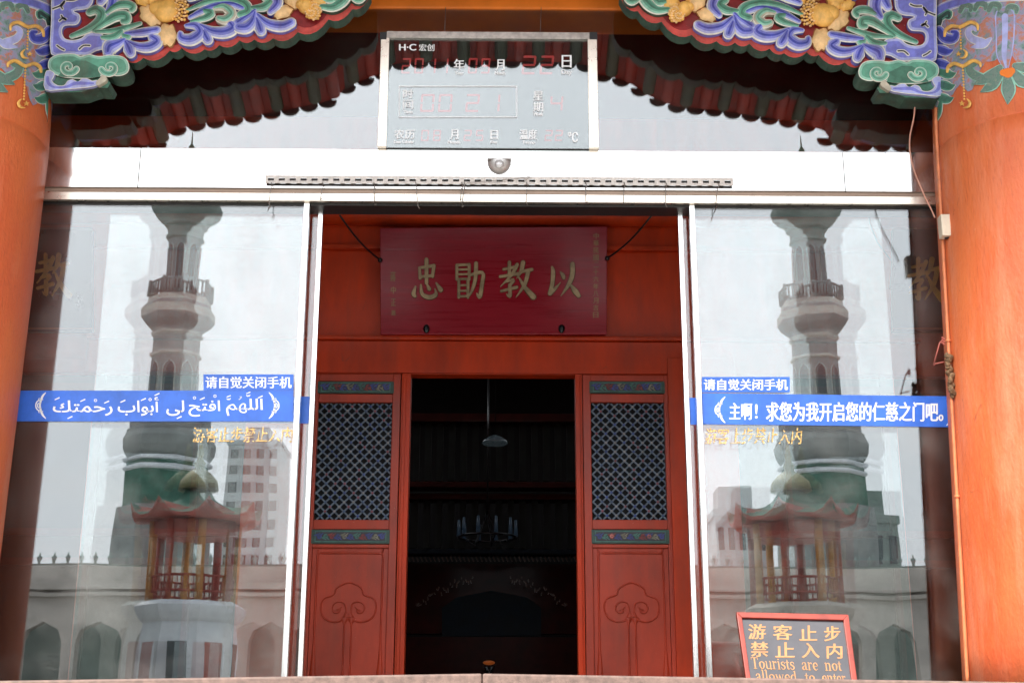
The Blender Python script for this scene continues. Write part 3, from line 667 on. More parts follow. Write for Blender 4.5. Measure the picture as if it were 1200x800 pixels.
        for i in range(60):
            a = i*2.39996; q = math.sqrt((i+.5)/60)*gr[2]*1.05
            b.ball(mp(gr[0]+q*math.cos(a), gr[1]+q*math.sin(a)*1.15, .052-.0016*q), (1.7+random.random()*.5)*px2m, .011, (1.4+random.random()*.4)*px2m, n=7, k=6, m=i % 2)
        b.build('stamens', [MAT['peony'], MAT['peonyl']], fl, mirror=mir)
    return root
make_bracket(False); make_bracket(True)

# beam over the brackets, between the pillar heads
zb = at(300, -34, BY).z
b = MB(); b.box(AX_L(4.3)[0], AX_R(4.3)[0], -.42, -.10, zb, zb+.45)
o = b.build('front_beam', MAT['darkred'], bev=.02); tag(o, 'painted timber beam spanning between the two pillar heads above the carved brackets', 'beam')
# ------------------------------------------------------------------ glazed entrance
FR = thing('glass_entrance', (0, 0, 0), 'automatic glass entrance with stainless header, fixed side panes and two open sliding leaves', 'glass door')
BXF = -.045
x0 = at(57, 200, BXF).x - .12; x1 = at(1089, 205, BXF).x + .12
zt = at(580, 175.5, BXF).z; z1_ = at(580, 222, BXF).z; z2_ = at(580, 227.5, BXF).z; z3_ = at(580, 237, BXF).z
xs_ = [x0, at(163, 200, BXF).x, at(989, 200, BXF).x, x1]
for xa, xc in ((xs_[1], xs_[2]), (xs_[0], xs_[1]-.002), (xs_[2]+.002, xs_[3])):
    b = MB(); b.box(xa, xc, BXF, .12, z1_, zt); h_ = b.build('header', MAT['steel'], FR, bev=.003)
    if xa == xs_[1]: hd = h_
b = MB(); b.box(x0, x1, BXF+.012, .115, z2_, z1_-.001); b.build('shadow_gap', MAT['gap'], hd)
b = MB(); b.box(x0, x1, BXF-.004, -.015, z3_, z2_-.001); b.build('guide_rail', MAT['alug'], hd, bev=.003)
b = MB(); b.box(x0, x1, -.013, .12, z3_-.012, z2_-.002); b.build('dark_underside', MAT['blackp'], hd)  # black box added so the header's underside reads dark
# transom glass
zg0, zg1 = zt + .002, at(580, 8, 0).z
b = MB(); b.box(x0, x1, -.005, .005, zg0, zg1); b.build('transom_pane', MAT['glass_top'], FR)
# fixed panes and their stiles, sliding leaves behind
def fixed(side):
    pe0, pe1 = ((344.0, 350.5)) if side < 0 else (817.5, 823.5)    # stile edges at y = 490
    a, c = at(pe0, 490, -.03).x, at(pe1, 490, -.03).x
    xo = x0 + .05 if side < 0 else x1 - .05
    xi = a if side < 0 else c
    p = MB(); p.box(xo, xi, -.006, .006, .02, z3_-.001); p.build('fixed_pane', MAT['glass_front'], FR)
    s_ = MB(); s_.box(a, c, -.026, .022, .02, z3_-.001); s_.build('pane_stile', MAT['alu'], FR, bev=.002)
    return xi
xiL = fixed(-1); xiR = fixed(1)
LEAF = {}
def leaf(side):
    yl = .075
    e0, e1 = (362.0, 367.5) if side < 0 else (803.0, 808.5)        # white leading stile at y = 490
    a, c = at(e0, 490, yl-.02).x, at(e1, 490, yl-.02).x
    far = at(131, 240, yl).x if side < 0 else at(1030, 240, yl).x
    xi = a if side < 0 else c
    piv = Vector(((far+xi)/2, yl, 0))
    rt = bpy.data.objects.new('sliding_leaf', None); C.objects.link(rt); rt.parent = FR
    rt.location = piv; rt.rotation_euler = (0, 0, R(.42) * side * LEAFSIGN); rt['org'] = [piv.x, piv.y, 0]
    rt['org'] = list(piv)
    p = MB(); p.box(far, xi, yl-.005, yl+.005, .03, z3_-.004); p.build('sliding_pane', MAT['glass_back'], rt)
    s_ = MB(); s_.box(a, c, yl-.022, yl+.022, .03, z3_-.004); s_.build('leading_stile', MAT['alu'], rt, bev=.002)
    LEAF[side] = (far, xi, yl)
LEAFSIGN = -1
leaf(-1); leaf(1)
# lintel above the glass
zl0 = at(580, 10.5, -.02).z
b = MB(); b.box(AX_L(4)[0], AX_R(4)[0], -.02, .28, zl0, zl0+.5); o = b.build('orange_lintel', MAT['orange'], bev=.01)
tag(o, 'bright orange timber lintel running above the glass transom and clock', 'beam')

# motion sensor
p = at(585, 196, BXF)
s_ = thing('motion_sensor', (p.x, BXF, p.z), 'small silver domed motion sensor on the stainless header above the doorway', 'sensor')
b = MB(); rr = .068
for i in range(1):
    n, k = 24, 10; o_ = len(b.v)
    for q in range(k+1):
        th = .5*math.pi*q/k
        for j in range(n+1):
            ph = math.pi + math.pi*j/n
            b.v.append(Vector((p.x + rr*math.cos(ph)*math.sin(th+.0), BXF - .05*math.cos(th), p.z + .035 + .078*math.sin(ph)*math.sin(th))))
    for q in range(k):
        for j in range(n):
            a = o_+q*(n+1)+j; b.f.append([a, a+n+1, a+n+2, a+1]); b.m.append(0); b.sm.append(True)
b.box(p.x-rr, p.x+rr, BXF-.049, BXF, p.z+.031, p.z+.037)
b.build('dome', M('sensor_silver', (.50, .48, .47), .3, metal=.5, var=.05), s_)
b = MB(); b.ball((p.x, BXF-.046, p.z-.002), .026, .014, .026, n=20, k=12); b.build('lens', M('sensor_lens', (.55, .54, .54), .2, metal=.3, var=.03), s_)

# perforated strip with wire hooks
SYf = BXF - .022
mpS = plane(SYf)
rail = thing('perforated_rail', (at(585, 211, SYf).x, SYf, at(585, 216, SYf).z), 'long thin perforated metal strip with wire hooks across the stainless header', 'rail')
b = MB(); ncell = 43; sx0, sx1 = at(311, 211, SYf).x, at(859, 211, SYf).x
def zr_(px, py): return at(px, py, SYf).z
za, zb_ = zr_(585, 216), zr_(585, 207)
hgt = zb_ - za
b.box(sx0, sx1, SYf, SYf+.004, zb_-hgt*.30, zb_); b.box(sx0, sx1, SYf, SYf+.004, za, za+hgt*.30)
cw = (sx1-sx0)/ncell
for i in range(ncell+1):
    xx = sx0 + cw*i; b.box(max(sx0, xx-cw*.22), min(sx1, xx+cw*.22), SYf+.0005, SYf+.0035, za+hgt*.30, zb_-hgt*.30)
b.build('strip', MAT['galv'], rail)
for i, px in enumerate((318, 378, 438, 487, 541, 544, 617, 686, 731, 780, 841)):
    random.seed(i+3); dx = random.uniform(-5, 5); yb = 236 + random.uniform(-2, 8)
    b = MB(); pts = [mpS(px, 214, .006), mpS(px+1, 218, .012), mpS(px + dx*.4, 226, .010), mpS(px + dx, yb, .004), mpS(px+dx+2, yb+3 if i % 3 == 0 else yb-2, .006)]
    if i in (0, 10): pts += [mpS(px+dx-2, yb+9, .006), mpS(px+dx+1, yb+2, .006)]
    b.tube(pts, .0024, n=5); b.build('wire_hook', MAT['wire'], rail)
b = MB(); b.tube([mpS(540, 222, .008), mpS(548, 215, .010), mpS(575, 213, .012), mpS(610, 210, .012), mpS(622, 207, .010), mpS(615, 213, .008)], .0018, n=5); b.build('loose_wire', MAT['wire'], rail)

# ------------------------------------------------------------------ clock display
CY = -.066
ck = thing('display_clock', (at(572, 172, CY).x, CY, at(572, 175, CY).z), 'black digital calendar clock with red digits and white writing above the header', 'clock')
mc = plane(CY)
X0, X1, Z0, Z1 = rect(454, 44, 689.5, 176, CY); Z0 = max(Z0, zt + .001)
b = MB(); b.box(X0, X1, CY+.012, CY+.055, Z0, Z1); b.build('case', MAT['blackp'], ck)
# inner smoked panel tipped a hair against the front glass, as the two misaligned reflections in the photo show
b = MB(); b.hexa([(X0, CY+.006, Z0), (X1, CY+.006, Z0), (X1, CY+.011, Z0), (X0, CY+.011, Z0), (X0, CY+.0085, Z1), (X1, CY+.0085, Z1), (X1, CY+.0115, Z1), (X0, CY+.0115, Z1)])
b.build('filter_panel', M('smoked_panel', (.012, .012, .014), .03, var=0, spec=.6, coat=0), ck)
b = MB(); b.box(X0, X1, CY, CY+.003, Z0, Z1); b.build('glass', MAT['glass_clock'], ck)
for (a, c) in ((444.5, 454.5), (689.5, 700.5)):
    xa, xc, _, _ = rect(a, 46, c, 178, CY); b = MB(); b.box(xa, xc, CY-.012, CY+.06, Z0, Z1-.004); b.build('frame_side', MAT['alug'], ck, bev=.002)
xa, xc, za, zb_ = rect(453, 37.5, 691, 45.5, CY-.012); b = MB(); b.box(xa, xc, CY-.014, CY+.062, za, zb_); b.build('frame_top', M('clock_top_bar', (.42, .38, .34), .35, metal=1, var=.15, scale=30), ck, bev=.002)
for (a, c) in ((445, 453), (691, 700)):
    xa, xc, za, zb_ = rect(a, 38, c, 46.5, CY-.012); b = MB(); b.box(xa, xc, CY-.015, CY+.062, za, zb_); b.build('frame_corner', MAT['blackp'], ck, bev=.002)
b = MB(); W = .0015
for t, r_, bo in (('H·C', (468, 52, 487.5, 59.5), .03), ('宏创', (491, 52, 509, 60), .0), ('年', (532, 69.5, 544, 82.5), .02), ('Year', (533, 84, 543, 88), .01), ('月', (581, 70, 591, 83), .02), ('Month', (580, 84, 592, 88), .01),
                ('日', (658.5, 65, 669.5, 79.5), .03), ('Day', (658, 82, 670, 89), .01), ('时', (472.5, 105, 484, 115.5), .02), ('间', (472.5, 117, 484, 128), .02), ('Time', (473, 129.5, 483.5, 133), .01),
                ('星', (625, 107, 636.5, 118), .02), ('期', (625, 120, 636.5, 131), .02), ('Week', (625, 132, 636.5, 136), .01), ('农历', (462.5, 152, 486, 163), .02), ('Lunar Calendar', (462, 164.5, 485, 168), .01),
                ('月', (527.5, 152, 537, 163.5), .02), ('Month', (525, 165, 539, 168.5), .01), ('日', (575, 153, 583.5, 163.5), .02), ('Day', (575, 165, 583, 169), .01), ('温度', (609, 152, 629, 163.5), .02), ('Temp', (612, 165.5, 627, 169.5), .01), ('℃', (666, 155, 677, 167), .02)):
    put_text(b, t, *r_, mc, W, fat=.14 + bo*9)
for r_ in ((467.5, 101, 606, 102), (467.5, 137, 606, 138), (467.5, 102, 468.3, 137), (605.2, 102, 606, 137)):
    b.poly([(r_[0], r_[1]), (r_[2], r_[1]), (r_[2], r_[3]), (r_[0], r_[3])], mc, .0008, W)
b.build('printed_lettering', MAT['whitep'], ck)
SEG = {'0': 'abcdef', '1': 'bc', '2': 'abged', '9': 'abcdfg', '8': 'abcdefg', '5': 'afgcd', '4': 'fgbc', '3': 'abgcd', '6': 'acdefg', '7': 'abc'}
def seg7(_, d, x0, y0, x1, y1, mp, l, t=2.0, sl=.08):
    b = MB(); w_, h_ = x1-x0, y1-y0; ym = (y0+y1)/2; g_ = t*.35
    sh = lambda x, y: (x + (y1-y)*sl, y)
    R_ = {'a': (x0+g_, y0, x1-g_, y0+t), 'd': (x0+g_, y1-t, x1-g_, y1), 'g': (x0+g_, ym-t/2, x1-g_, ym+t/2), 'f': (x0, y0+g_, x0+t, ym-g_), 'e': (x0, ym+g_, x0+t, y1-g_), 'b': (x1-t, y0+g_, x1, ym-g_), 'c': (x1-t, ym+g_, x1, y1-g_)}
    for s_ in SEG[d]:
        p, q, r_, v = R_[s_]; b.poly([sh(p, q), sh(r_, q), sh(r_, v), sh(p, v)], mp, l-.0003, l)
    b.build('digit', MAT['led'], ck)
ld = -.004
for d, xx in zip('2011', (470, 485, 499.5, 514)): seg7(None, d, xx, 68, xx+10.5, 86, mc, ld)
for d, xx in zip('09', (548, 563)): seg7(None, d, xx, 68, xx+10.5, 86, mc, ld)
for d, xx in zip('22', (611, 632)): seg7(None, d, xx, 65, xx+16, 87, mc, ld, 2.6)
for d, xx in zip('0021', (492, 513, 545, 569)): seg7(None, d, xx, 110, xx+16, 131, mc, ld, 2.4)
seg7(None, '4', 644, 112, 659, 130, mc, ld, 2.4)
for d, xx in zip('0825', (493, 507, 543, 557)): seg7(None, d, xx, 152, xx+9, 165, mc, ld, 1.6)
for d, xx in zip('22', (638, 650)): seg7(None, d, xx, 152, xx+9, 165, mc, ld, 1.6)
for a in (521, 633):
    b = MB(); b.tube([at(a, 38, CY+.03), at(a+1.5, 4, CY+.05)], .0016, n=5); b.build('hanging_wire', MAT['wire'], ck)

# ------------------------------------------------------------------ stickers on the panes
PF = -.0075                      # just proud of the fixed panes
mg = plane(PF)
def quad(b, x0, y0, x1, y1, l0, l1, m=0, slope=0.0):
    b.poly([(x0, y0), (x1, y0 + slope*(x1-x0)), (x1, y1 + slope*(x1-x0)), (x0, y1)], mg, l0, l1, m)
def crescent(b, cx, cy, flip, mp, l, m=1):
    s_ = -1 if flip else 1
    b.stroke([(cx + s_*4.5, cy-15, .5), (cx + s_*.5, cy-10, 1.3), (cx - s_*2.2, cy, 1.1), (cx + s_*.5, cy+10, 1.3), (cx + s_*4.5, cy+15, .5)], mp, l-.0004, l, m, n=4)
    b.stroke([(cx + s_*1.5, cy-7, .3), (cx - s_*5, cy-5, .7), (cx - s_*7, cy, .7), (cx - s_*5, cy+5, .7), (cx + s_*1.5, cy+7, .3)], mp, l-.0004, l, m, n=4)
    b.stroke([(cx - s_*1, cy-3, .5), (cx - s_*4.5, cy-2, .6), (cx - s_*4.5, cy+2, .6), (cx - s_*1, cy+3, .5)], mp, l-.0004, l, m, n=4)
    for dy in (-6, 6): b.stroke([(cx - s_*4, cy+dy, .5), (cx - s_*3, cy+dy*1.4, .5)], mp, l-.0004, l, m)
# left banner with the Arabic line
bl = thing('banner_sticker', tuple(mg(185, 494)), 'long blue banner sticker with white Arabic line across the left pane', 'sticker', 'blue banner stickers across the panes')
SLP = .0
b = MB(); quad(b, 5, 457.5, 344, 493.5, 0, .0008); b.build('vinyl', MAT['blue'], bl)
b = MB(); AL = .0014
words = ['\uFE8D\uFEDF\uFEE0\uFEEC\uFEE2', '\uFE8D\uFED3\uFE98\uFEA2', '\uFEDF\uFEF0', '\uFE83\uFE91\uFEEE\uFE8D\uFE8F', '\uFEAD\uFEA3\uFEE4\uFE98\uFEDA']
spans = [(265, 308, 467, 487), (221, 258, 469, 488), (195, 216, 469, 487), (138, 187, 465, 487), (62, 132, 469, 487)]
for w_, (a, c, t, u) in zip(words, spans): put_text(b, w_[::-1], a, t, c, u, mg, AL, bold=.012)
for x, y, k in [(305, 465, 'f'), (291, 463, 's'), (282, 466, 'd'), (268, 467, 's'), (252, 464, 'o'), (237, 467, 'f'), (228, 466, 'o'), (210, 489, 'f'), (184, 462, 'f'), (176, 468, 'o'), (168, 468, 'f'), (144, 470, 'f'), (125, 471, 'f'), (112, 469, 'o'), (97, 469, 'f'), (82, 489, 'f'), (67, 467, 'f')]:
    if k == 'f': b.stroke([(x-2.4, y+1.1, .55), (x+2.4, y-1.1, .7)], mg, .0008, AL, n=3)
    elif k == 'o': b.stroke([(x+1.5*math.cos(i), y+1.4*math.sin(i), .42) for i in range(7)], mg, .0008, AL, n=2)
    elif k == 'd': b.stroke([(x+1, y-1, .6), (x-1, y-1, .6), (x+.8, y, .5), (x-2, y+2, .35)], mg, .0008, AL, n=3)
    else:
        b.stroke([(x-2, y, .45), (x-.7, y+1.3, .5), (x, y, .45), (x+.9, y+1.3, .5), (x+2, y-.4, .45)], mg, .0008, AL, n=3); b.stroke([(x-2, y-2, .5), (x+2, y-3.6, .6)], mg, .0008, AL, n=3)
crescent(b, 49, 475, False, mg, AL, 0); crescent(b, 320, 475, True, mg, AL, 0)
b.build('lettering', MAT['white'], bl)
# right banner with the Chinese line
br = thing('banner_sticker', tuple(mg(965, 498)), 'long blue banner sticker with white Chinese prayer line across the right pane', 'sticker', 'blue banner stickers across the panes')
b = MB(); b.poly([(822, 460.5), (1135, 464.5), (1135, 500.5), (822, 496.5)], mg, 0, .0008); b.build('vinyl', MAT['blue'], br)
b = MB(); put_text(b, '主啊', 855, 472, 881, 491.5, mg, AL, fat=.5); put_text(b, '!', 885, 473.5, 887.5, 490, mg, AL, fat=.3); put_text(b, '求您为我开启您的仁慈之门吧。', 898, 471, 1105, 493.5, mg, AL, fat=.5)
crescent(b, 845, 480, False, mg, AL, 0); crescent(b, 1114, 483, True, mg, AL, 0)
b.build('lettering', MAT['white'], br)
for side, (x0_, x1_, y0_, y1_) in ((-1, (238.5, 344, 438.5, 457.2)), (1, (822.5, 925.5, 441.5, 459.5))):
    o = thing('phone_sticker', tuple(mg((x0_+x1_)/2, y1_)), 'small blue sticker with seven white characters above the ' + ('Arabic banner on the left pane' if side < 0 else 'Chinese banner on the right pane'), 'sticker', 'small blue stickers above the banners')
    b = MB(); quad(b, x0_, y0_, x1_, y1_, 0, .0007); b.build('vinyl', MAT['blue'], o)
    b = MB(); put_text(b, '请自觉关闭手机', x0_+2.5, y0_+2.6, x1_-2.5, y1_-2.6, mg, .0013, fat=.4); b.build('lettering', MAT['white'], o)
for side, (x0_, x1_, y0_, y1_) in ((-1, (226, 343, 500, 518)), (1, (826, 940, 501, 520))):
    b = MB(); put_text(b, '游客止步禁止入内', x0_, y0_, x1_, y1_, mg, .0012, fat=.2, shear=.12)
    random.seed(11 + side); cell = {}; keep = []
    for f_ in b.f:                       # flaked-off bits of the old gilt letters
        c_ = sum((b.v[i] for i in f_), Vector())/len(f_); key = (int(c_.x/.017), int(c_.z/.012))
        if cell.setdefault(key, random.random()) > .34: keep.append(f_)
    b.f = keep; b.m = b.m[:len(keep)]; b.sm = b.sm[:len(keep)]
    o = b.build('gold_lettering', MAT['goldv']); tag(o, 'row of gold stick-on characters under the banner on the ' + ('left' if side < 0 else 'right') + ' pane', 'lettering', 'gold lettering rows on the panes')
# bands on the sliding leaves, seen in the gap beside the fixed panes
for side in (-1, 1):
    far, xi, yl = LEAF[side]; yy = yl - .0065
    z0_, z1__ = at(350, 497, yy).z, at(350, 463, yy).z
    if side > 0: z0_, z1__ = at(815, 498.5, yy).z, at(815, 464.5, yy).z
    b = MB(); e = .028
    b.box(far + .01 if side < 0 else far - .01, xi - e*.1 if side < 0 else xi + e*.1, yy-.0008, yy, z0_+.006, z1__-.006)
    piv = Vector(((far+xi)/2, yl, 0)); rz = Matrix.Rotation(R(.42)*side*LEAFSIGN, 3, 'Z'); b.v = [piv + rz @ (v - piv) for v in b.v]
    o = b.build('leaf_band', MAT['blue']); tag(o, 'blue band sticker on the ' + ('left' if side < 0 else 'right') + ' sliding leaf, showing in the gap beside its white stile', 'sticker', 'blue bands on the sliding leaves')

# ------------------------------------------------------------------ inner facade of the prayer hall
HY = 2.10
hall = thing('prayer_hall', (0, HY, 0), 'dark red timber prayer hall front with open lattice doors behind the glass entrance', 'building')
def fbox(name, px0, py0, px1, py1, Yf, depth, mat, parent=hall, bev=.004):
    a, c, e, f_ = rect(px0, py0, px1, py1, Yf); b = MB(); b.box(a, c, Yf, Yf+depth, e, f_); return b.build(name, MAT[mat], parent, bev=bev)
ztop_w = at(580, 232, HY).z + 1.4
zd = at(578, 439, HY).z
XL, XR = at(478, 600, HY).x, at(678, 600, HY).x
xa_, xb_ = at(352, 600, HY).x, at(806, 600, HY).x
# wall above the door and side bays
b = MB(); b.box(-8, 8, HY+.02, HY+.14, zd+.10, ztop_w); b.build('upper_wall', MAT['red'], hall)
fbox('head_board', 100, 400, 1080, 437, HY-.03, .06, 'red'); fbox('plaque_ledge', 100, 393, 1080, 398, HY-.06, .09, 'red', bev=.01)
fbox('upper_rail', 100, 287, 1080, 292, HY-.035, .055, 'red')
zc_ = at(580, 256, HY-.1).z; b = MB(); b.tube([(-8, HY-.02, zc_+.06), (8, HY-.02, zc_+.06)], .085, n=24); b.build('round_purlin', MAT['red'], hall)
b = MB(); b.box(-8, 8, .3, HY+.1, ztop_w-.75, ztop_w-.6); b.build('porch_ceiling', MAT['darkred'], hall)
# jambs, side posts
for a, c in ((466.5, 477.5), (676, 684)):
    xa, xc, _, _ = rect(a, 438, c, 790, HY-.02); b = MB(); b.box(xa, xc, HY-.03, HY+.10, 0, zd); b.box(xa+.012 if a < 500 else xa+.03, xc-.03 if a < 500 else xc-.012, HY-.045, HY-.03, 0, zd-.02); b.build('door_jamb', MAT['red'], hall, bev=.004)
b = MB(); b.box(xb_-.115, xb_+.36, HY-.05, HY+.12, 0, zd+.12); b.build('wall_post', MAT['red'], hall, bev=.006)
b = MB(); b.box(xa_-.40, xa_+.02, HY-.05, HY+.12, 0, zd+.12); b.build('wall_post', MAT['red'], hall, bev=.006)
b = MB(); b.box(-8, 8, HY-.01, HY+.11, zd, zd+.10); b.build('door_head', MAT['red'], hall, bev=.004)
# side bays: dark lattice windows over a red dado
for s_ in (-1, 1):
    xo0, xo1 = (xb_+.36, 8) if s_ > 0 else (-8, xa_-.40)
    b = MB(); b.box(xo0, xo1, HY+.06, HY+.12, 0, zd); b.build('side_bay_screen', MAT['dark'], hall)
    b = MB()
    for i in range(9):
        xx = xo0 + (xo1-xo0)*(i+.5)/9; b.box(xx-.02, xx+.02, HY+.02, HY+.06, .0, zd)
    for zz in (.05, .9, 1.1, zd-.12): b.box(xo0, xo1, HY+.015, HY+.055, zz, zz+.05)
    b.build('side_bay_lattice', MAT['darkred'], hall)

def door(px0, px1, side):
    """door leaf: stiles, rails, painted panels, lattice, carved lower panel"""
    Yd = HY
    XA, XB = at(px0, 600, Yd).x, at(px1, 600, Yd).x
    Wd = XB-XA
    rt = bpy.data.objects.new('door_leaf', None); C.objects.link(rt); rt.parent = hall; rt.location = (XA, Yd-HY, 0); rt['org'] = [XA, Yd, 0]
    pc = (px0+px1)/2
    Z = lambda py: at(pc, py, Yd).z
    st_ = .088*Wd
    zs = {k: Z(v) for k, v in dict(a=445, p0=448, p1=461.5, l0=472.5, l1=608.5, q0=621, q1=637, c0=642).items()}
    b = MB(); top = zd-.004
    b.box(XA, XA+st_, Yd-.022, Yd+.03, .02, top); b.box(XB-st_, XB, Yd-.022, Yd+.03, .02, top)
    for z0_, z1__ in ((zs['p0']+.004, top), (zs['l0']+.004, zs['p1']-.004), (zs['q0']+.004, zs['l1']-.004), (zs['c0'], zs['q1']-.004), (.02, .10)):
        b.box(XA+st_, XB-st_, Yd-.020, Yd+.03, z0_, z1__)
    b.build('frame', MAT['red2'], rt, bev=.005)
    xa, xb = XA+st_+.002, XB-st_-.002
    for k0, k1 in (('p0', 'p1'), ('q0', 'q1')):
        z1__, z0_ = zs[k0], zs[k1]; b = MB(); b.box(xa-.01, xb+.01, Yd-.026, Yd+.02, z0_, z1__, 0)
        m = .014; b.box(xa+m, xb-m, Yd-.028, Yd-.0262, z0_+m*.7, z1__-m*.7, 1); b.box(xa+m+.006, xb-m-.006, Yd-.0295, Yd-.0282, z0_+m*.7+.006, z1__-m*.7-.006, 2)
        random.seed(int(px0)+ord(k0[0])); n = 11; mpd = lambda x, z, l=0: Vector((x, Yd-.0295-l, z))
        for i in range(n):
            xx = xa+m+.03 + (xb-xa-2*m-.06)*i/(n-1); zc2 = (z0_+z1__)/2; q = .018 if k0 == 'p0' else .014; sg = 1 if i % 2 else -1
            mm = (3, 5, 4, 3, 6)[i % 5]
            b.stroke([(xx-q, zc2-sg*q*.9, .004), (xx-.2*q, zc2+sg*q*.8, .006), (xx+q, zc2+sg*q*.3, .005), (xx+.6*q, zc2-sg*q*.6, .004)], mpd, 0, .003, mm, n=3)
            if k0 == 'q0' and i in (2, 8) and side > 0:
                for t in range(6): b.ball(mpd(xx+.010*math.cos(t), zc2+.010*math.sin(t), .003), .007, .003, .007, m=7, n=6, k=4)
        b.build('painted_panel', [MAT[k] for k in ('pp_edge', 'pp_line', 'ink', 'pp_blue', 'pp_red', 'pp_line', 'pp_tan', 'pp_rose')], rt)
    # diagonal lattice
    b = MB(); zl1, zl0_ = zs['l0'], zs['l1']
    b.box(xa, xb, Yd+.018, Yd+.024, zl0_, zl1, 3)
    W_, H_ = xb-xa, zl1-zl0_; sp = W_/8.0
    def clip(x, z, dx, dz):
        t0, t1 = -99, 99
        for p_, d_, lo, hi in ((x, dx, xa, xb), (z, dz, zl0_, zl1)):
            a, c = (lo-p_)/d_, (hi-p_)/d_; t0 = max(t0, min(a, c)); t1 = min(t1, max(a, c))
        return (t0, t1) if t1-t0 > .01 else None
    nn = int((W_+H_)/sp)+2
    for sgn in (1, -1):
        for i in range(-1, nn+1):
            x_, z_ = (xa + i*sp - H_, zl0_) if sgn > 0 else (xa + i*sp, zl0_)
            if sgn > 0: r_ = clip(x_, z_, .7071, .7071)
            else: r_ = clip(x_, z_, -.7071, .7071)
            if not r_: continue
            dx, dz = (.7071*sgn, .7071); a = Vector((x_+dx*r_[0], 0, z_+dz*r_[0])); c = Vector((x_+dx*r_[1], 0, z_+dz*r_[1]))
            nv = Vector((-dz, 0, dx)); y0 = Yd + (.000 if sgn > 0 else .004)
            for off, hw, mm, yy in ((0, sp*.095, 0, 0), (0, sp*.035, 2, -.0016)):
                p = [a+nv*(off-hw), c+nv*(off-hw), c+nv*(off+hw), a+nv*(off+hw)]
                fr_ = [Vector((v.x, y0+yy, v.z)) for v in p]; bk = [Vector((v.x, y0+.004, v.z)) for v in p]
                b.add(fr_+bk, [(0, 1, 2, 3), (4, 7, 6, 5), (0, 4, 5, 1), (1, 5, 6, 2), (2, 6, 7, 3), (3, 7, 4, 0)], mm)
    random.seed(5)
    h_ = sp/2; ni, nj = int(W_/h_)+1, int(H_/h_)+1
    ph = ((-H_) % sp)
    for j in range(nj+1):
        for i in range(ni+2):
            # lattice crossings of the two families
            x_ = xa + i*h_; zz = zl0_ + j*h_
            u = ((x_-xa+H_) - (zz-zl0_)) / sp; v = ((x_-xa) + (zz-zl0_)) / sp
            # shift to the true crossings
            U, V = round(u), round(v)
            X_ = xa + (U*sp - H_ + V*sp)/2; Z_ = zl0_ + (V*sp - U*sp + H_)/2
            if xa+.01 < X_ < xb-.01 and zl0_+.01 < Z_ < zl1-.01 and (i+j) % 2 == 0:
                b.ball((X_, Yd-.002, Z_), sp*.15, .004, sp*.15, m=random.choice((4, 1, 5, 5, 0)), n=6, k=4)
    b.build('lattice', [MAT['lat_a'], MAT['lat_b'], MAT['lat_c'], MAT['dark'], MAT['lat_d'], MAT['lat_e']], rt, orient=False)
    # carved lower panel with a cloud head on a twin stem
    b = MB(); zc1, zc0 = zs['c0'], .10
    b.box(xa, xb, Yd-.004, Yd+.02, zc0, zc1)
    mpl = lambda x, z, l=0: Vector((x, Yd-.004-l, z)); m = .035
    fr_ = [(xa+m, zc0+.02), (xa+m, zc1-m-.035), (xa+m+.008, zc1-m-.012), (xa+m+.035, zc1-m), (xb-m-.035, zc1-m), (xb-m-.008, zc1-m-.012), (xb-m, zc1-m-.035), (xb-m, zc0+.02)]
    b.stroke([(x, z, .007) for x, z in fr_], mpl, 0, .002, n=3, dome=.007)
    cx = (xa+xb)/2; zk = at(pc, 713, Yd).z; q = Wd*.27
    cl = [(-.05, -.25), (-.2, -.42), (-.55, -.52), (-.95, -.35), (-1.1, .05), (-.98, .4), (-.6, .55), (-.5, .8), (-.15, 1.0), (.15, 1.0), (.5, .8), (.6, .55), (.98, .4), (1.1, .05), (.95, -.35), (.55, -.52), (.2, -.42), (.05, -.25)]
    b.stroke([(cx+q*x, zk+q*z, .006) for x, z in cl], mpl, 0, .002, n=4, dome=.008)
    for sg in (-1, 1):
        sp_ = [(cx+sg*q*(.08), zk-q*.3, .005)] + [(cx+sg*q*(.42 + (.34-.035*i)*math.cos(2.6-i*.75)), zk+q*(-.02+(.34-.035*i)*math.sin(2.6-i*.75)), .0055) for i in range(9)]
        b.stroke(sp_, mpl, 0, .002, n=3, dome=.008)
        b.stroke([(cx+sg*q*.14, zk-q*.4, .006), (cx+sg*q*.14, zc0+.3, .006), (cx+sg*q*.14, zc0+.02, .006)], mpl, 0, .002, n=3, dome=.008)
    b.build('carved_panel', MAT['red2'], rt, orient=False)
    return rt
for k_, c_ in dict(pp_edge=(.03, .065, .05), pp_line=(.06, .17, .14), pp_blue=(.05, .06, .26), pp_red=(.22, .03, .03), pp_tan=(.22, .20, .14), pp_rose=(.45, .16, .14)).items(): MAT[k_] = M('panel_' + k_[3:], c_, .5, var=.2, scale=20)
MAT['lat_a'] = M('lattice_grey_blue', (.065, .10, .19), .5, var=.2, scale=30)
MAT['faded'] = M('faded_gilt', (.34, .22, .11), .5, var=.2)
MAT['lat_b'] = M('lattice_blue', (.05, .08, .26), .5, var=.2, scale=30)
MAT['lat_c'] = M('lattice_pale_line', (.17, .185, .17), .5, var=.2, scale=30)
MAT['lat_d'] = M('lattice_rose', (.24, .07, .09), .5, var=.2, scale=30)
MAT['lat_e'] = M('lattice_light', (.26, .24, .24), .5, var=.2, scale=30)
door(358.5, 466, -1); door(684.5, 791, 1)
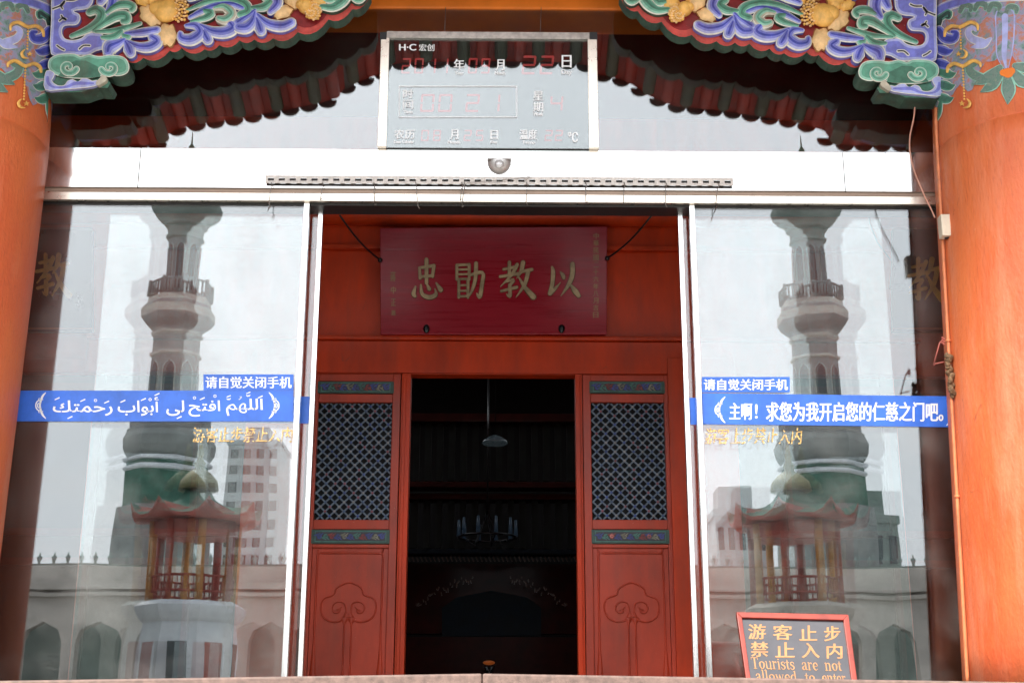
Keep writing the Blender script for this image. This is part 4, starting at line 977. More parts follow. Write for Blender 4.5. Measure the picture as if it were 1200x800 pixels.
# hall shell
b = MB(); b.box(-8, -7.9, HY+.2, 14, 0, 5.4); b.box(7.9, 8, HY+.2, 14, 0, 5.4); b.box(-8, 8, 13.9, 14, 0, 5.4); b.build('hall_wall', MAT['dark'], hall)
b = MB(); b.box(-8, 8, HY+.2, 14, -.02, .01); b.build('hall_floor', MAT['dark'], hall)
b = MB(); b.box(-8, -7.9, .1, HY+.2, 0, 5.4); b.box(-8, AX_L(2)[0]-.2, -.05, .1, 0, 5.4); b.build('outer_wall', MAT['red'], hall)
b = MB(); b.box(7.9, 8, .1, HY+.2, 0, 5.4); b.box(AX_R(2)[0]+.2, 8, -.05, .1, 0, 5.4); b.build('outer_wall', MAT['red'], hall)
# beams and screens inside
SY = 7.0
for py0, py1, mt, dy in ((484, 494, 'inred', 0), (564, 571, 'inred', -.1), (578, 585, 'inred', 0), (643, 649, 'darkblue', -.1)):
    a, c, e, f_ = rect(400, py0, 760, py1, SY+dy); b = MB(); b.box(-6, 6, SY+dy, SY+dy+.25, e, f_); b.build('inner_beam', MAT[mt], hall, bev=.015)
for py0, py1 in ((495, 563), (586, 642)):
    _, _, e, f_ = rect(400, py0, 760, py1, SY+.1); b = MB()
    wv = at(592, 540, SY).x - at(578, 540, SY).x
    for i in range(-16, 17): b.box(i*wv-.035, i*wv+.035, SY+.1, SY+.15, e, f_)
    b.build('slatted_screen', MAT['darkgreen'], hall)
mpq = plane(SY+.05); b = MB()
for sg in (-1, 1):
    cx = 576
    random.seed(9)
    for i in range(26):
        t = i/25; x, y = 22 + 66*t, 676 + 30*t**1.3 + random.uniform(-5, 5)
        b.stroke([(cx+sg*x, y, .7), (cx+sg*(x+random.uniform(-1, 3)), y+random.uniform(1, 4), .6)], mpq, 0, .03)
for i in range(40): b.stroke([(478+i*5, 652, .8), (480+i*5, 657, .8)], mpq, 0, .02)
b.build('gilt_carving', MAT['dimgilt'], hall)
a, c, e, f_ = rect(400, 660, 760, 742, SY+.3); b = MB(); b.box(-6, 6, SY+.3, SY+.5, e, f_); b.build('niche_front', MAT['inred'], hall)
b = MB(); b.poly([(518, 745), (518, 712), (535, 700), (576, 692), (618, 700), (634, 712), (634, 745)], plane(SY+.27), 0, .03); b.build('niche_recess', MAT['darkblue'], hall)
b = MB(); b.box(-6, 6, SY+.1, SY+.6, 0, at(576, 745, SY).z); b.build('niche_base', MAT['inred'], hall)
# pendant and chandelier
lp = at(580, 519, 4.6)
o = thing('pendant_lamp', tuple(lp), 'pale shallow dish pendant lamp hanging in the dark doorway', 'lamp')
b = MB(); b.lathe([(.02, lp.z+.07), (.05, lp.z+.06), (.10, lp.z+.025), (.115, lp.z), (.10, lp.z-.012), (.01, lp.z-.02)], (lp.x, lp.y), n=24); b.build('lamp_shade', MAT['lampglass'], o)
b = MB(); b.tube([(lp.x, lp.y, lp.z+.07), (lp.x, lp.y, lp.z+1.6)], .003); b.build('rod', MAT['dark'], o)
lc = at(571, 628, 6.2)
o = thing('chandelier', tuple(lc), 'ring chandelier with pale blue candle lamps hanging deep inside the dark hall', 'chandelier')
b = MB()
for i in range(10):
    a = 2*math.pi*i/10; q = Vector((lc.x+.28*math.cos(a), lc.y+.28*math.sin(a), lc.z)); b.tube([q, q+Vector((0, 0, .16))], [.02, .012])
b.build('candle_lamps', MAT['candle'], o)
b = MB(); b.tube([(lc.x+.28*math.cos(2*math.pi*i/24), lc.y+.28*math.sin(2*math.pi*i/24), lc.z-.01) for i in range(25)], .012)
for i in range(5):
    a = 2*math.pi*i/5; b.tube([(lc.x, lc.y, lc.z+.25), (lc.x+.14*math.cos(a), lc.y+.14*math.sin(a), lc.z-.08), (lc.x+.28*math.cos(a), lc.y+.28*math.sin(a), lc.z-.01)], .008)
b.tube([(lc.x, lc.y, lc.z+.2), (lc.x, lc.y, lc.z+2)], .008); b.build('ring_frame', MAT['black'], o)
la = at(573, 776, 6.6)
o = thing('altar_lamp', tuple(la), 'low amber lamp glowing at the foot of the dark niche', 'lamp')
b = MB(); b.ball(la, .06, .05, .022); b.build('lamp_shade', MAT['glowlamp'], o); b = MB(); b.lathe([(.08, la.z-.2), (.03, la.z-.1), (.05, la.z-.04)], (la.x, la.y), n=16); b.build('foot', MAT['black'], o)

# ------------------------------------------------------------------ brush characters
BR = {
 '以': [[(22,16,3),(25,28,5),(23,58,5),(17,82,5)], [(17,84,5.5),(30,72,4),(44,56,1)], [(44,28,1.5),(51,37,5),(53,44,4)], [(76,8,5.5),(76,35,6),(66,62,5),(46,90,1)], [(70,60,2),(83,77,6.5),(93,90,5)]],
 '教': [[(14,22,3),(44,17,3.6)], [(30,5,4),(30,36,4)], [(5,40,3.4),(54,33,4)], [(51,11,4.4),(36,36,4),(6,64,1)], [(18,53,2.5),(42,48,4),(32,60,3)], [(31,60,4),(31,88,4.4),(22,82,1)], [(8,75,3),(50,66,4)], [(67,6,5.5),(62,26,4.5),(50,44,1)], [(62,28,3.4),(91,23,4)], [(81,27,5),(72,58,4.5),(48,90,1)], [(56,42,2),(72,66,5),(95,89,7)]],
 '勖': [[(12,10,3.6),(12,46,3.6)], [(12,10,3.4),(50,9,3.6)], [(50,9,4),(50,46,3.6)], [(14,22,2.8),(48,21,2.8)], [(14,34,2.8),(48,33,2.8)], [(12,46,2.8),(50,45,2.8)], [(18,50,3.6),(18,92,3.6)], [(46,50,4),(46,92,3.6)], [(18,62,2.6),(46,61,2.6)], [(18,76,2.6),(46,75,2.6)], [(18,90,3),(46,89,3)], [(55,35,3.4),(91,30,5),(89,60,5),(82,92,5),(73,82,1.5)], [(71,6,5),(69,44,5),(60,72,4),(46,94,1)]],
 '忠': [[(28,22,3.4),(30,46,4)], [(28,22,3.4),(71,17,4)], [(71,17,4.4),(67,42,3.8)], [(30,43,3.4),(68,40,3.6)], [(49,3,5),(49,57,4.4)], [(16,66,2.5),(10,82,5.5),(14,88,4)], [(32,62,2.5),(36,83,4.8),(58,91,5.5),(77,84,5),(74,71,1.2)], [(50,60,2),(57,71,5)], [(78,57,2),(91,73,6)]],
}
def brush(b, ch, x0, y0, x1, y1, mp, l0, l1, m=0, k=1.0, n=4):
    sx, sy = (x1-x0)/100, (y1-y0)/100
    for i, s_ in enumerate(BR[ch]):
        b.stroke([(x0+x*sx, y0+y*sy, w_*(sx+sy)/2*k) for x, y, w_ in s_], mp, l0, l1 + i*.00015, m, n=n)
# crimson name board over the doors, tipped forward
QY = HY-.10
pq = at(578, 391, QY); tl = at(578, 268, QY)
TILT = R(4)
def mq(px, py, l=0.0):
    p = at(px, py, QY); h = p.z - pq.z
    return Vector((p.x, QY - math.sin(TILT)*h - l*math.cos(TILT), pq.z + math.cos(TILT)*h - l*math.sin(TILT)))
nb = thing('name_board', tuple(pq), 'crimson lacquered name board with four large gold characters above the open doors', 'sign')
b = MB(); b.poly([(446, 270), (711, 268.5), (711, 391.5), (446, 391.5)], mq, -.045, 0); b.build('board', MAT['crimson'], nb, bev=.004)
b = MB()
for ch, (a, c, t, u) in zip('以教勖忠', ((637, 681, 308, 352), (584, 627, 307, 354), (531, 569, 308, 353), (481, 520, 305, 354))):
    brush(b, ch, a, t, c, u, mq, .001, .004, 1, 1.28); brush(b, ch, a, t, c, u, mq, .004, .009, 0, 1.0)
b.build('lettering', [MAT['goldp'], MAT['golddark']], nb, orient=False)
b = MB()
for i, ch in enumerate('中華民國二十六年八月吉日'): put_text(b, ch, 695, 276 + i*8.2, 701, 282.5 + i*8.2, mq, .002, fat=.15)
b.build('small_inscription', MAT['faded'], nb); b = MB()
for i, (ch, q) in enumerate(zip('蔣中正題', ((458, 320, 464, 331), (458.5, 337, 464, 345), (458.5, 351, 464, 359), (459, 364, 463.5, 370)))): put_text(b, ch, *q, mq, .002, fat=.15)
b.build('small_inscription', MAT['faded'], nb)
for a in (500, 658):
    b = MB(); p = mq(a, 386, .02); b.tube([p + Vector((0, .10, 0)), p], .012, n=10); b.ball(p, .022, .012, .032, n=10, k=8); b.build('iron_peg', MAT['black'], nb)
for a, c in (((446, 307), (398, 252)), ((711, 305), (764, 252))):
    b = MB(); p0, p1 = mq(*a, .01), at(*c, QY-.45); b.tube([p0.lerp(p1, i/8) + Vector((0, 0, -.03*math.sin(math.pi*i/8))) for i in range(9)], .007, n=6); b.ball(p0, .018, m=0, n=8, k=6); b.build('stay_rod', MAT['black'], nb)

# black side plaques, half hidden behind the pillars
for side in (-1, 1):
    yq = HY-.12; mk = plane(yq)
    lab = 'black plaque with gold brush character half hidden behind the ' + ('left pillar' if side < 0 else 'right pillar')
    if side < 0: xs = (-75, 108); zz = (268, 388); chb = (41, 83, 296, 352)
    else: xs = (1046, 1235); zz = (268, 388); chb = (1063, 1106, 301, 357)
    o = thing('side_plaque', tuple(mk((xs[0]+xs[1])/2, zz[1])), lab, 'plaque', 'black plaques on the side bays')
    b = MB(); b.poly([(xs[0], zz[0]), (xs[1], zz[0]), (xs[1], zz[1]), (xs[0], zz[1])], mk, -.05, 0); b.build('board', MAT['black'], o, bev=.004)
    b = MB(); 
    for y_ in (zz[0]-1, zz[1]-4): b.poly([(xs[0], y_), (xs[1], y_), (xs[1], y_+2), (xs[0], y_+2)], mk, 0, .006)
    b.build('gilt_line', M('dim_gilt_line', (.20, .06, .03), .5, var=.1), o)
    b = MB(); brush(b, '教', chb[0], chb[2], chb[1], chb[3], mk, .001, .008, 0, 1.15); b.build('lettering', MAT['peony'], o, orient=False)
# small black lamp on a cable behind the right pane
yl = .5; p = at(1051, 325, yl)
o = thing('hanging_speaker', tuple(p), 'small black box hung from a thin cable behind the right pane', 'speaker')
b = MB(); b.hexa([p + Vector(v) for v in ((-.04, -.05, -.06), (.035, -.05, -.06), (.035, .05, -.06), (-.04, .05, -.06), (-.02, -.05, .05), (.045, -.05, .05), (.045, .05, .05), (-.02, .05, .05))]); b.build('case', MAT['blackp'], o, bev=.006)
b = MB(); b.tube([at(1017, 240, yl), at(1019, 262, yl), at(1028, 284, yl), at(1042, 302, yl), at(1050, 314, yl)], .003, n=6); b.build('cable', MAT['blackp'], o)

# ------------------------------------------------------------------ notice board standing on the platform
SB = -.98; LEAN = R(20)
zb0 = 0.0
pb = at(936, 806, SB); ptop = None
def ms(px, py, l=0.0):
    """tracing onto the leaning board"""
    d = ray(px, py); n_ = Vector((0, -math.cos(LEAN), math.sin(LEAN))); p0 = Vector((0, SB, -.01))
    t = (p0 - CAM).dot(n_) / d.dot(n_); return CAM + d*t + n_*l
nt_ = thing('notice_board', tuple(ms(936, 806)), 'small notice board with red frame and gold writing leaning before the right pane', 'sign')
c4 = [(862.5, 718), (993.5, 721), (1004.5, 803), (874.5, 800)]
b = MB(); b.poly(c4, ms, -.012, 0); b.build('board', MAT['grey'], nt_)
b = MB(); i4 = [(869, 724.5), (988, 727.5), (997.5, 798), (879, 795)]
for k in range(4):
    j = (k+1) % 4; b.poly([c4[k], c4[j], i4[j], i4[k]], ms, -.014, .014)
b.build('frame', MAT['frame_red'], nt_, bev=.003)
b = MB()
def slant(x, y): return x + (y-730)*.135
for row, y0, y1 in (('游客止步', 731, 748.5), ('禁止入内', 751.5, 769)):
    for ch, (a, c) in zip(row, ((877, 897), (906, 928), (937, 957), (966, 984))):
        yy = 1 if ch != '入' else 2
        s0 = slant(a, (y0+y1)/2) - (.135*9)
        put_text(b, ch, s0, y0 + (a-880)*.025, s0 + (c-a), y1 + (a-880)*.025, ms, .0015, fat=.5, shear=-.02)
SER = {  # light serif alphabet: strokes (x, y down, halfwidth); cap height 100, x-height 66
 'T': (78, [[(6,4,4),(72,4,4)], [(7,4,3),(5,22,2)], [(71,4,3),(73,22,2)], [(39,4,8),(39,97,8)], [(24,98,3),(54,98,3)]]),
 'o': (66, [[(33,35,4),(13,48,7.5),(12,68,8),(20,90,6),(33,98,4)], [(33,35,4),(53,48,7.5),(54,68,8),(46,90,6),(33,98,4)]]),
 'u': (72, [[(4,37,3),(14,36,5),(15,80,7.5),(24,96,6),(40,95,4),(54,82,3)], [(44,37,3),(55,36,5),(55,96,7.5),(66,97,3)]]),
 'r': (52, [[(4,37,3),(16,36,6),(16,97,7.5)], [(4,98,3),(29,98,3)], [(17,54,3),(28,38,4),(40,36,6),(43,44,5)]]),
 'i': (36, [[(5,37,3),(17,36,6),(17,97,7.5)], [(4,98,3),(30,98,3)], [(16,13,6.5),(17,15,6.5)]]),
 's': (52, [[(43,50,3),(41,38,3),(26,34,4),(12,42,6),(13,56,7),(36,70,7.5),(42,84,7),(30,97,5),(14,96,3.5),(7,82,3)]]),
 't': (42, [[(20,16,3),(19,40,7),(19,82,7.5),(27,96,5),(38,90,2.5)], [(3,38,3.5),(37,38,3.5)]]),
 'a': (62, [[(11,48,6),(16,37,4),(31,34,4),(42,44,7),(43,86,7.5),(50,97,5),(58,92,2.5)], [(42,60,3),(20,68,5),(10,82,7.5),(18,96,6),(32,93,3),(42,82,3)]]),
 'e': (60, [[(12,64,3),(49,62,3.5),(46,44,6),(32,34,4.5),(15,45,7),(11,66,8),(18,88,7),(34,98,4.5),(52,86,2.5)]]),
 'n': (74, [[(4,37,3),(16,36,6),(16,97,7.5)], [(4,98,3),(29,98,3)], [(17,52,3),(32,36,4),(48,38,6.5),(54,54,7.5),(54,97,7.5)], [(42,98,3),(67,98,3)]]),
 'l': (36, [[(5,3,3),(17,2,6),(17,97,7.5)], [(4,98,3),(30,98,3)]]),
 'w': (94, [[(4,37,3),(22,37,3)], [(13,38,7),(30,96,6)], [(30,96,3),(47,40,3)], [(46,40,7),(63,96,6)], [(63,96,3),(82,38,3)], [(73,37,3),(90,37,3)]]),
 'd': (70, [[(50,2,6),(51,97,7)], [(40,3,3),(50,2,4)], [(50,44,3),(30,34,4),(13,50,7.5),(12,72,8),(24,96,6),(42,92,3),(51,80,3)], [(52,97,4),(64,97,3)]]),
}
def serif(b, word, px0, px1, py0, py1, mp, l, dy=0.0):
    adv = sum(SER[c][0] for c in word); k = (px1-px0)/adv; ky = (py1-py0)/100; x = 0
    for c in word:
        for s_ in SER[c][1]:
            P = [(px0 + (x+q[0])*k + (py0+q[1]*ky-776)*.135, py0+q[1]*ky + dy*(px0+(x+q[0])*k-880), q[2]*(k*.5+ky*.5)*.85) for q in s_]
            b.stroke(P, mp, l-.0006, l, n=4)
        x += SER[c][0]
b.build('lettering', MAT['signgold'], nt_, orient=False); b = MB()
for w_, a, c in (('Tourists', 880, 931), ('are', 939, 958.5), ('not', 966, 986)): serif(b, w_, a, c, 769.5, 783, ms, .0018, .028)
for w_, a, c in (('allowed', 883, 932), ('to', 941, 953), ('enter', 961, 989)): serif(b, w_, a, c, 784.5, 797.5, ms, .0018, .028)
b.build('latin_lettering', MAT['signgold'], nt_, orient=False)
b = MB(); p = ms(935, 730); q_ = Vector((p.x, SB + .42, -.01)); b.tube([p + Vector((0, .03, -.02)), q_], .009); b.build('prop', MAT['frame_red'], nt_)

# ------------------------------------------------------------------ electrics on the right pillar
def side_pt(py, off=.012, px=None):
    z = at(1110, py, PY-.02).z; c = AX_R(z); a = R(183); 
    return Vector((c[0] + (PR+off)*math.cos(a), c[1] - .03 + (PR+off)*math.sin(a)*0, z))
cond = thing('conduit', tuple(side_pt(790)), 'thin orange painted conduit running down the inner edge of the right pillar', 'conduit')
b = MB(); b.tube([side_pt(y) for y in range(128, 801, 12)], .0095, n=10); b.build('pipe', MAT['conduit'], cond)
for y in (400, 582): 
    b = MB(); p = side_pt(y); b.tube([p - Vector((0, 0, .006)), p + Vector((0, 0, .006))], .014, n=12); b.box(p.x, p.x+.04, p.y-.004, p.y+.004, p.z-.006, p.z+.006); b.build('clip', MAT['conduit'], cond)
pj = side_pt(270); pj = Vector((pj.x + .01, pj.y - .03, pj.z))
o = thing('junction_box', tuple(pj), 'small cream plastic junction box on the inner edge of the right pillar', 'box')
b = MB(); b.box(pj.x-.035, pj.x+.04, pj.y-.045, pj.y+.02, pj.z-.062, pj.z+.062); b.build('case', MAT['cream'], o, bev=.006)
b = MB(); b.box(pj.x+.012, pj.x+.036, pj.y-.0485, pj.y-.045, pj.z-.04, pj.z+.05); b.build('label_strip', MAT['conduit'], o)
b = MB(); b.tube([(pj.x, pj.y-.01, pj.z-.062), (pj.x, pj.y-.01, pj.z-.068)], .014, n=12); b.build('gland', MAT['blackp'], o)
pcb = plane(-.34)
b = MB(); b.tube([Vector(pcb(x, y, q)) for x, y, q in cat([(1072, 126, 0), (1070, 140, .01), (1064, 168, .03), (1067, 195, .03), (1078, 222, .02), (1089, 243, .01), (1095, 256, .01)], 5)], .0042, n=8)
tag(b.build('hanging_cable', MAT['cable']), 'thin pinkish cable hanging from the right bracket to the junction box', 'cable')
p = side_pt(440, .02); b = MB()
random.seed(3)
for i in range(26): b.ball((p.x + random.uniform(-.014, .012), p.y-.02+random.uniform(-.014, .008), p.z + .10 - i*.0085), .010+random.random()*.010, .016, .008+random.random()*.012, n=8, k=6, rough=.55)
tag(b.build('tape_wad', MAT['mud']), 'ragged brown wad of tape stuck to the conduit on the right pillar', 'tape')
pt = plane(side_pt(420).y - .03); b = MB(); b.tube([pt(*q) for q in ((1105, 398), (1101, 402), (1094, 428), (1096, 426), (1106, 424))], .0035, n=6)
for q in range(6): b.ball(pt(1104 + (q % 2)*2, 396 + q*1.5, .004), .006, n=6, k=5)
tag(b.build('twine_loop', MAT['twine']), 'loop of red twine tied to the conduit above the tape wad', 'twine')

# ------------------------------------------------------------------ eave in front of the glass (seen mirrored in the transom)
EYr = 2.5                               # eave edge this far in front of the glass
def VP(px, py, d_out):                  # a point seen in the mirror, put back where it really stands
    p = at(px, py, d_out); return Vector((p.x, -p.y, p.z))
edge_px = [(150, 173), (190, 172), (194, 157),  (231, 148), (282, 141), (341, 130), (389, 120), (405, 104), (440, 90), (480, 84), (572, 83), (660, 84), (715, 92), (738, 99), (764, 116), (792, 127), (852, 133), (928, 145), (968, 155), (973, 172), (1010, 173)]
E = [VP(x, y, EYr) for x, y in edge_px]
def ez(x):
    if x <= E[0].x: return E[0].z
    for a, c in zip(E, E[1:]):
        if a.x <= x <= c.x: return a.z + (c.z-a.z)*(x-a.x)/(c.x-a.x)
    return E[-1].z
ev = thing('roof_eave', (0, -EYr, ez(0)), 'tiled hall eave with red and green rafters, mirrored in the transom glass', 'roof')
SLOPE = .24
pitch_ = .145
xs = [i*pitch_ for i in range(-26, 27)]
for i, xx in enumerate(xs):
    z = ez(xx) + .055
    b = MB(); b.tube([(xx, -EYr, z), (xx, -EYr*.5, z+SLOPE*EYr*.5), (xx, -.15, z + SLOPE*EYr)], .05, n=12); b.build('rafter', MAT['rafter_red' if i % 2 else 'rafter_green'], ev)
b = MB(); N = 120
for i in range(N+1):
    xx = -3.9 + 7.8*i/N; z = ez(xx) + .045
    b.v += [Vector((xx, -EYr-.06, z)), Vector((xx, .3, z+SLOPE*EYr+.12)), Vector((xx, -EYr-.06, z+.17)), Vector((xx, .3, z+SLOPE*EYr+.30))]
for i in range(N):
    a = i*4; q = a+4
    for f_ in ((a, a+1, q+1, q), (a+2, q+2, q+3, a+3), (a, q, q+2, a+2), (a+1, a+3, q+3, q+1)): b.f.append(list(f_)); b.m.append(0); b.sm.append(False)
b.build('roof_boards', MAT['rafter_red'], ev)
b = MB()
for i, xx in enumerate([-3.9 + .145*k for k in range(54)]):
    z = ez(xx) + .16; b.tube([(xx+.07, -EYr-.1, z), (xx+.07, -.1, z+SLOPE*EYr+.14)], .06, n=10)
    z = ez(xx+.07); n_ = 8
    pts = [(xx+.07 + .074*math.cos(math.pi + math.pi*q/n_), z + .06 + .06*math.sin(math.pi + math.pi*q/n_)) for q in range(n_+1)]
    o_ = len(b.v); b.v += [Vector((x, -EYr-.09, zz)) for x, zz in pts] + [Vector((x, -EYr-.06, zz)) for x, zz in pts]
    m_ = n_+1
    b.f += [[o_+q for q in range(m_)], [o_+m_+q for q in range(m_)][::-1]] + [[o_+q, o_+q+1, o_+m_+q+1, o_+m_+q] for q in range(n_)]
    k_ = 2+n_; b.m += [0]*k_; b.sm += [False]*k_
b.build('tiles', MAT['rooftile'], ev)
b = MB(); b.box(-10, -3.9, -EYr, 14.2, ez(-3.9), ez(-3.9)+.3); b.box(3.9, 10, -EYr, 14.2, ez(3.9), ez(3.9)+.3)
b.box(-3.9, 3.9, .3, 14.2, 5.42, 5.7); b.build('roof_deck', MAT['rooftile'], ev)
# ------------------------------------------------------------------ courtyard across from the hall (mirrored in the panes)
def vdim(px, py, d): return VP(px, py, d)
def vrad(h, py, d): return abs(at(585+h, py, d).x - at(585, py, d).x)
AD = 52.0                                # distance of the arcade from the glass
def bay_wall():
    cz = VP(585, 690, AD).z; cz2 = VP(585, 664, AD).z; za_ = VP(585, 729, AD).z; zsp = VP(585, 752, AD).z
    o = thing('arcade', (0, -AD, -1.9), 'long pale arcade with pointed arches across the courtyard, mirrored in the panes', 'building')
    sp = 2.42; hw = .92; b = MB()
    def seg(pts): 
        n = len(pts); o_ = len(b.v); b.v += [Vector((x, -AD, z)) for x, z in pts] + [Vector((x, -AD-.6, z)) for x, z in pts]
        b.f += [[o_+i for i in range(n)], [o_+n+i for i in range(n)][::-1]] + [[o_+i, o_+(i+1) % n, o_+n+(i+1) % n, o_+n+i] for i in range(n)]; b.m += [0]*(n+2); b.sm += [False]*(n+2)
    for k in range(-13, 14):
        c = k*sp
        seg([(c-sp/2, -1.9), (c-hw, -1.9), (c-hw, zsp), (c-hw*.8, zsp+(za_-zsp)*.55), (c, za_), (c, cz2), (c-sp/2, cz2)])
        seg([(c+sp/2, -1.9), (c+hw, -1.9), (c+hw, zsp), (c+hw*.8, zsp+(za_-zsp)*.55), (c, za_), (c, cz2), (c+sp/2, cz2)])
    b.build('wall', MAT['plaster'], o)
    b = MB(); b.box(-33, 33, -AD-4.2, -AD-4, -1.9, cz2); b.build('inner_wall', MAT['plasterg'], o)
    b = MB(); b.box(-33, 33, -AD-.1, -AD+.35, cz-.05, cz+.22); b.box(-33, 33, -AD-.1, -AD+.25, VP(585, 699, AD).z, VP(585, 696, AD).z+.05); b.build('cornice', MAT['plaster'], o)
    b = MB(); zt_ = VP(585, 648, AD).z
    for k in range(-46, 47):
        xx = k*.62
        b.lathe([(.10, cz2), (.05, cz2+.15), (.13, cz2+.38), (.05, zt_-.15), (.02, zt_)], (xx, -AD-.2), n=6)
    b.box(-30, 30, -AD-.3, -AD-.1, cz2, cz2+.09); b.build('railing', MAT['plasterg'], o)
bay_wall()
MDp = 62.0
def minaret(cpx, lab):
    d = MDp; c = VP(cpx, 400, d)
    o = thing('minaret', (c.x, -d, -1.9), lab, 'minaret', 'minarets mirrored in the panes')
    def Zp(py): return VP(585, py, d - 1.6).z
    def pr(lst): return [(vrad(h, y, d), Zp(y)) for h, y in lst]
    low = [(60, 720), (59, 690), (56, 600), (55, 592)]
    b = MB(); b.lathe([(vrad(54, 720, d), -1.9)] + pr(low), (c.x, c.y), n=8, smooth=False, rot=R(22.5)); b.build('base', MAT['plasterd'], o)
    b = MB(); b.lathe(pr([(49, 600), (48, 552), (49, 550), (49, 547), (47, 546), (47, 541), (50, 539), (50, 536), (45, 535)]), (c.x, c.y), n=8, smooth=False, rot=R(22.5)); b.build('tiled_drum', MAT['gtile'], o)
    b = MB(); b.lathe(pr([(49, 552), (51, 550), (51, 548), (49, 546)]), (c.x, c.y), n=8, smooth=False, rot=R(22.5)); b.lathe(pr([(50.5, 541), (52, 540), (52, 537), (50, 536)]), (c.x, c.y), n=8, smooth=False, rot=R(22.5)); b.build('moulding', MAT['palewhite'], o)
    b = MB(); b.lathe(pr([(45, 537), (50, 531), (53, 524), (54, 513), (50, 505), (50, 502), (47, 500), (46, 474), (40, 470), (40, 467), (31, 463), (28, 456), (27, 412)]), (c.x, c.y), n=8, smooth=False, rot=R(22.5)); b.build('lower_shaft', MAT['plasterd'], o)
    b = MB(); b.lathe(pr([(27, 412), (30, 411), (30, 408), (27, 407), (27, 388), (30, 386), (30, 383), (28.5, 382), (29, 379), (33, 376), (38, 372), (42, 366), (42, 357), (38, 352), (36, 349), (36, 345), (24, 344)]), (c.x, c.y), n=8, smooth=False, rot=R(22.5), mats=[1, 1, 1, 0, 1, 1, 0, 0, 0, 0, 0, 1, 0, 1, 1, 0]); b.build('balcony', [MAT['plasterd'], MAT['plaster']], o)
    b = MB(); R_ = vrad(35.5, 335, d); z0_, z1__ = Zp(343), Zp(327)
    P = [(c.x + R_*math.cos(R(22.5)+i*math.pi/4), c.y + R_*math.sin(R(22.5)+i*math.pi/4)) for i in range(9)]
    for (xa, ya), (xb, yb) in zip(P, P[1:]):
        b.tube([(xa, ya, z1__), (xb, yb, z1__)], .07, n=4); b.tube([(xa, ya, z0_), (xa, ya, z1__+.12)], .10, n=5)
        for k in range(1, 5): b.tube([(xa+(xb-xa)*k/5, ya+(yb-ya)*k/5, z0_), (xa+(xb-xa)*k/5, ya+(yb-ya)*k/5, z1__)], .055, n=4)
    b.build('railing', MAT['plasterd'], o)
    b = MB(); b.lathe(pr([(20, 345), (19, 300), (18.5, 270)]), (c.x, c.y), n=8, smooth=False, rot=R(22.5)); b.build('upper_shaft', MAT['plasterd'], o)
    b = MB(); b.lathe(pr([(19, 272), (22, 271), (22, 268), (20, 266), (21, 258), (25, 256), (25, 253), (28, 250), (33, 247), (36, 244), (40, 240), (42, 234), (42, 230), (18, 226)]), (c.x, c.y), n=8, smooth=False, rot=R(22.5)); b.build('gallery', MAT['plasterg'], o)
    b = MB(); b.lathe(pr([(18, 226), (12, 205), (7, 190), (4, 182), (2.0, 174), (1.6, 169), (3.6, 165), (3.4, 160), (1.0, 156), (.7, 150), (.4, 143)]), (c.x, c.y), n=16, smooth=True); b.build('cap', MAT['gtile'], o)
    # arched niches on each face
    for (r_, y0, y1, hwk) in ((27.6, 458, 420, 6.0), (19.3, 335, 278, 4.2)):
        for k in range(8):
            a = k*math.pi/4; ap = vrad(r_, (y0+y1)/2, d)*math.cos(R(22.5)); n_ = Vector((math.cos(a), math.sin(a), 0)); t_ = Vector((-math.sin(a), math.cos(a), 0))
            hw_ = vrad(hwk, 400, d); z0_, z1__ = Zp(y0), Zp(y1); zz = z1__ - hw_*1.6
            base_ = Vector((c.x, c.y, 0)) + n_*(ap-.03)
            pts = [(-hw_, z0_), (-hw_, zz), (-hw_*.7, zz+hw_*.8), (0, z1__), (hw_*.7, zz+hw_*.8), (hw_, zz), (hw_, z0_)]
            for q_, mt_, off in ((1.25, 'plaster', .05), (1.0, 'glassdark', .08)):
                b = MB(); fr_ = [base_ + t_*(x*q_) + n_*off + Vector((0, 0, z if z == z0_ else z + (q_-1)*hw_)) for x, z in pts]; bk = [v - n_*off for v in fr_]; m_ = len(pts)
                b.add(fr_+bk, [list(range(m_)), list(range(m_, 2*m_))[::-1]] + [[i, (i+1) % m_, m_+(i+1) % m_, m_+i] for i in range(m_)])
                b.build('niche', MAT[mt_], o)
    return o
minaret(208, 'grey octagonal minaret mirrored in the left pane'); minaret(954, 'grey octagonal minaret mirrored in the right pane')
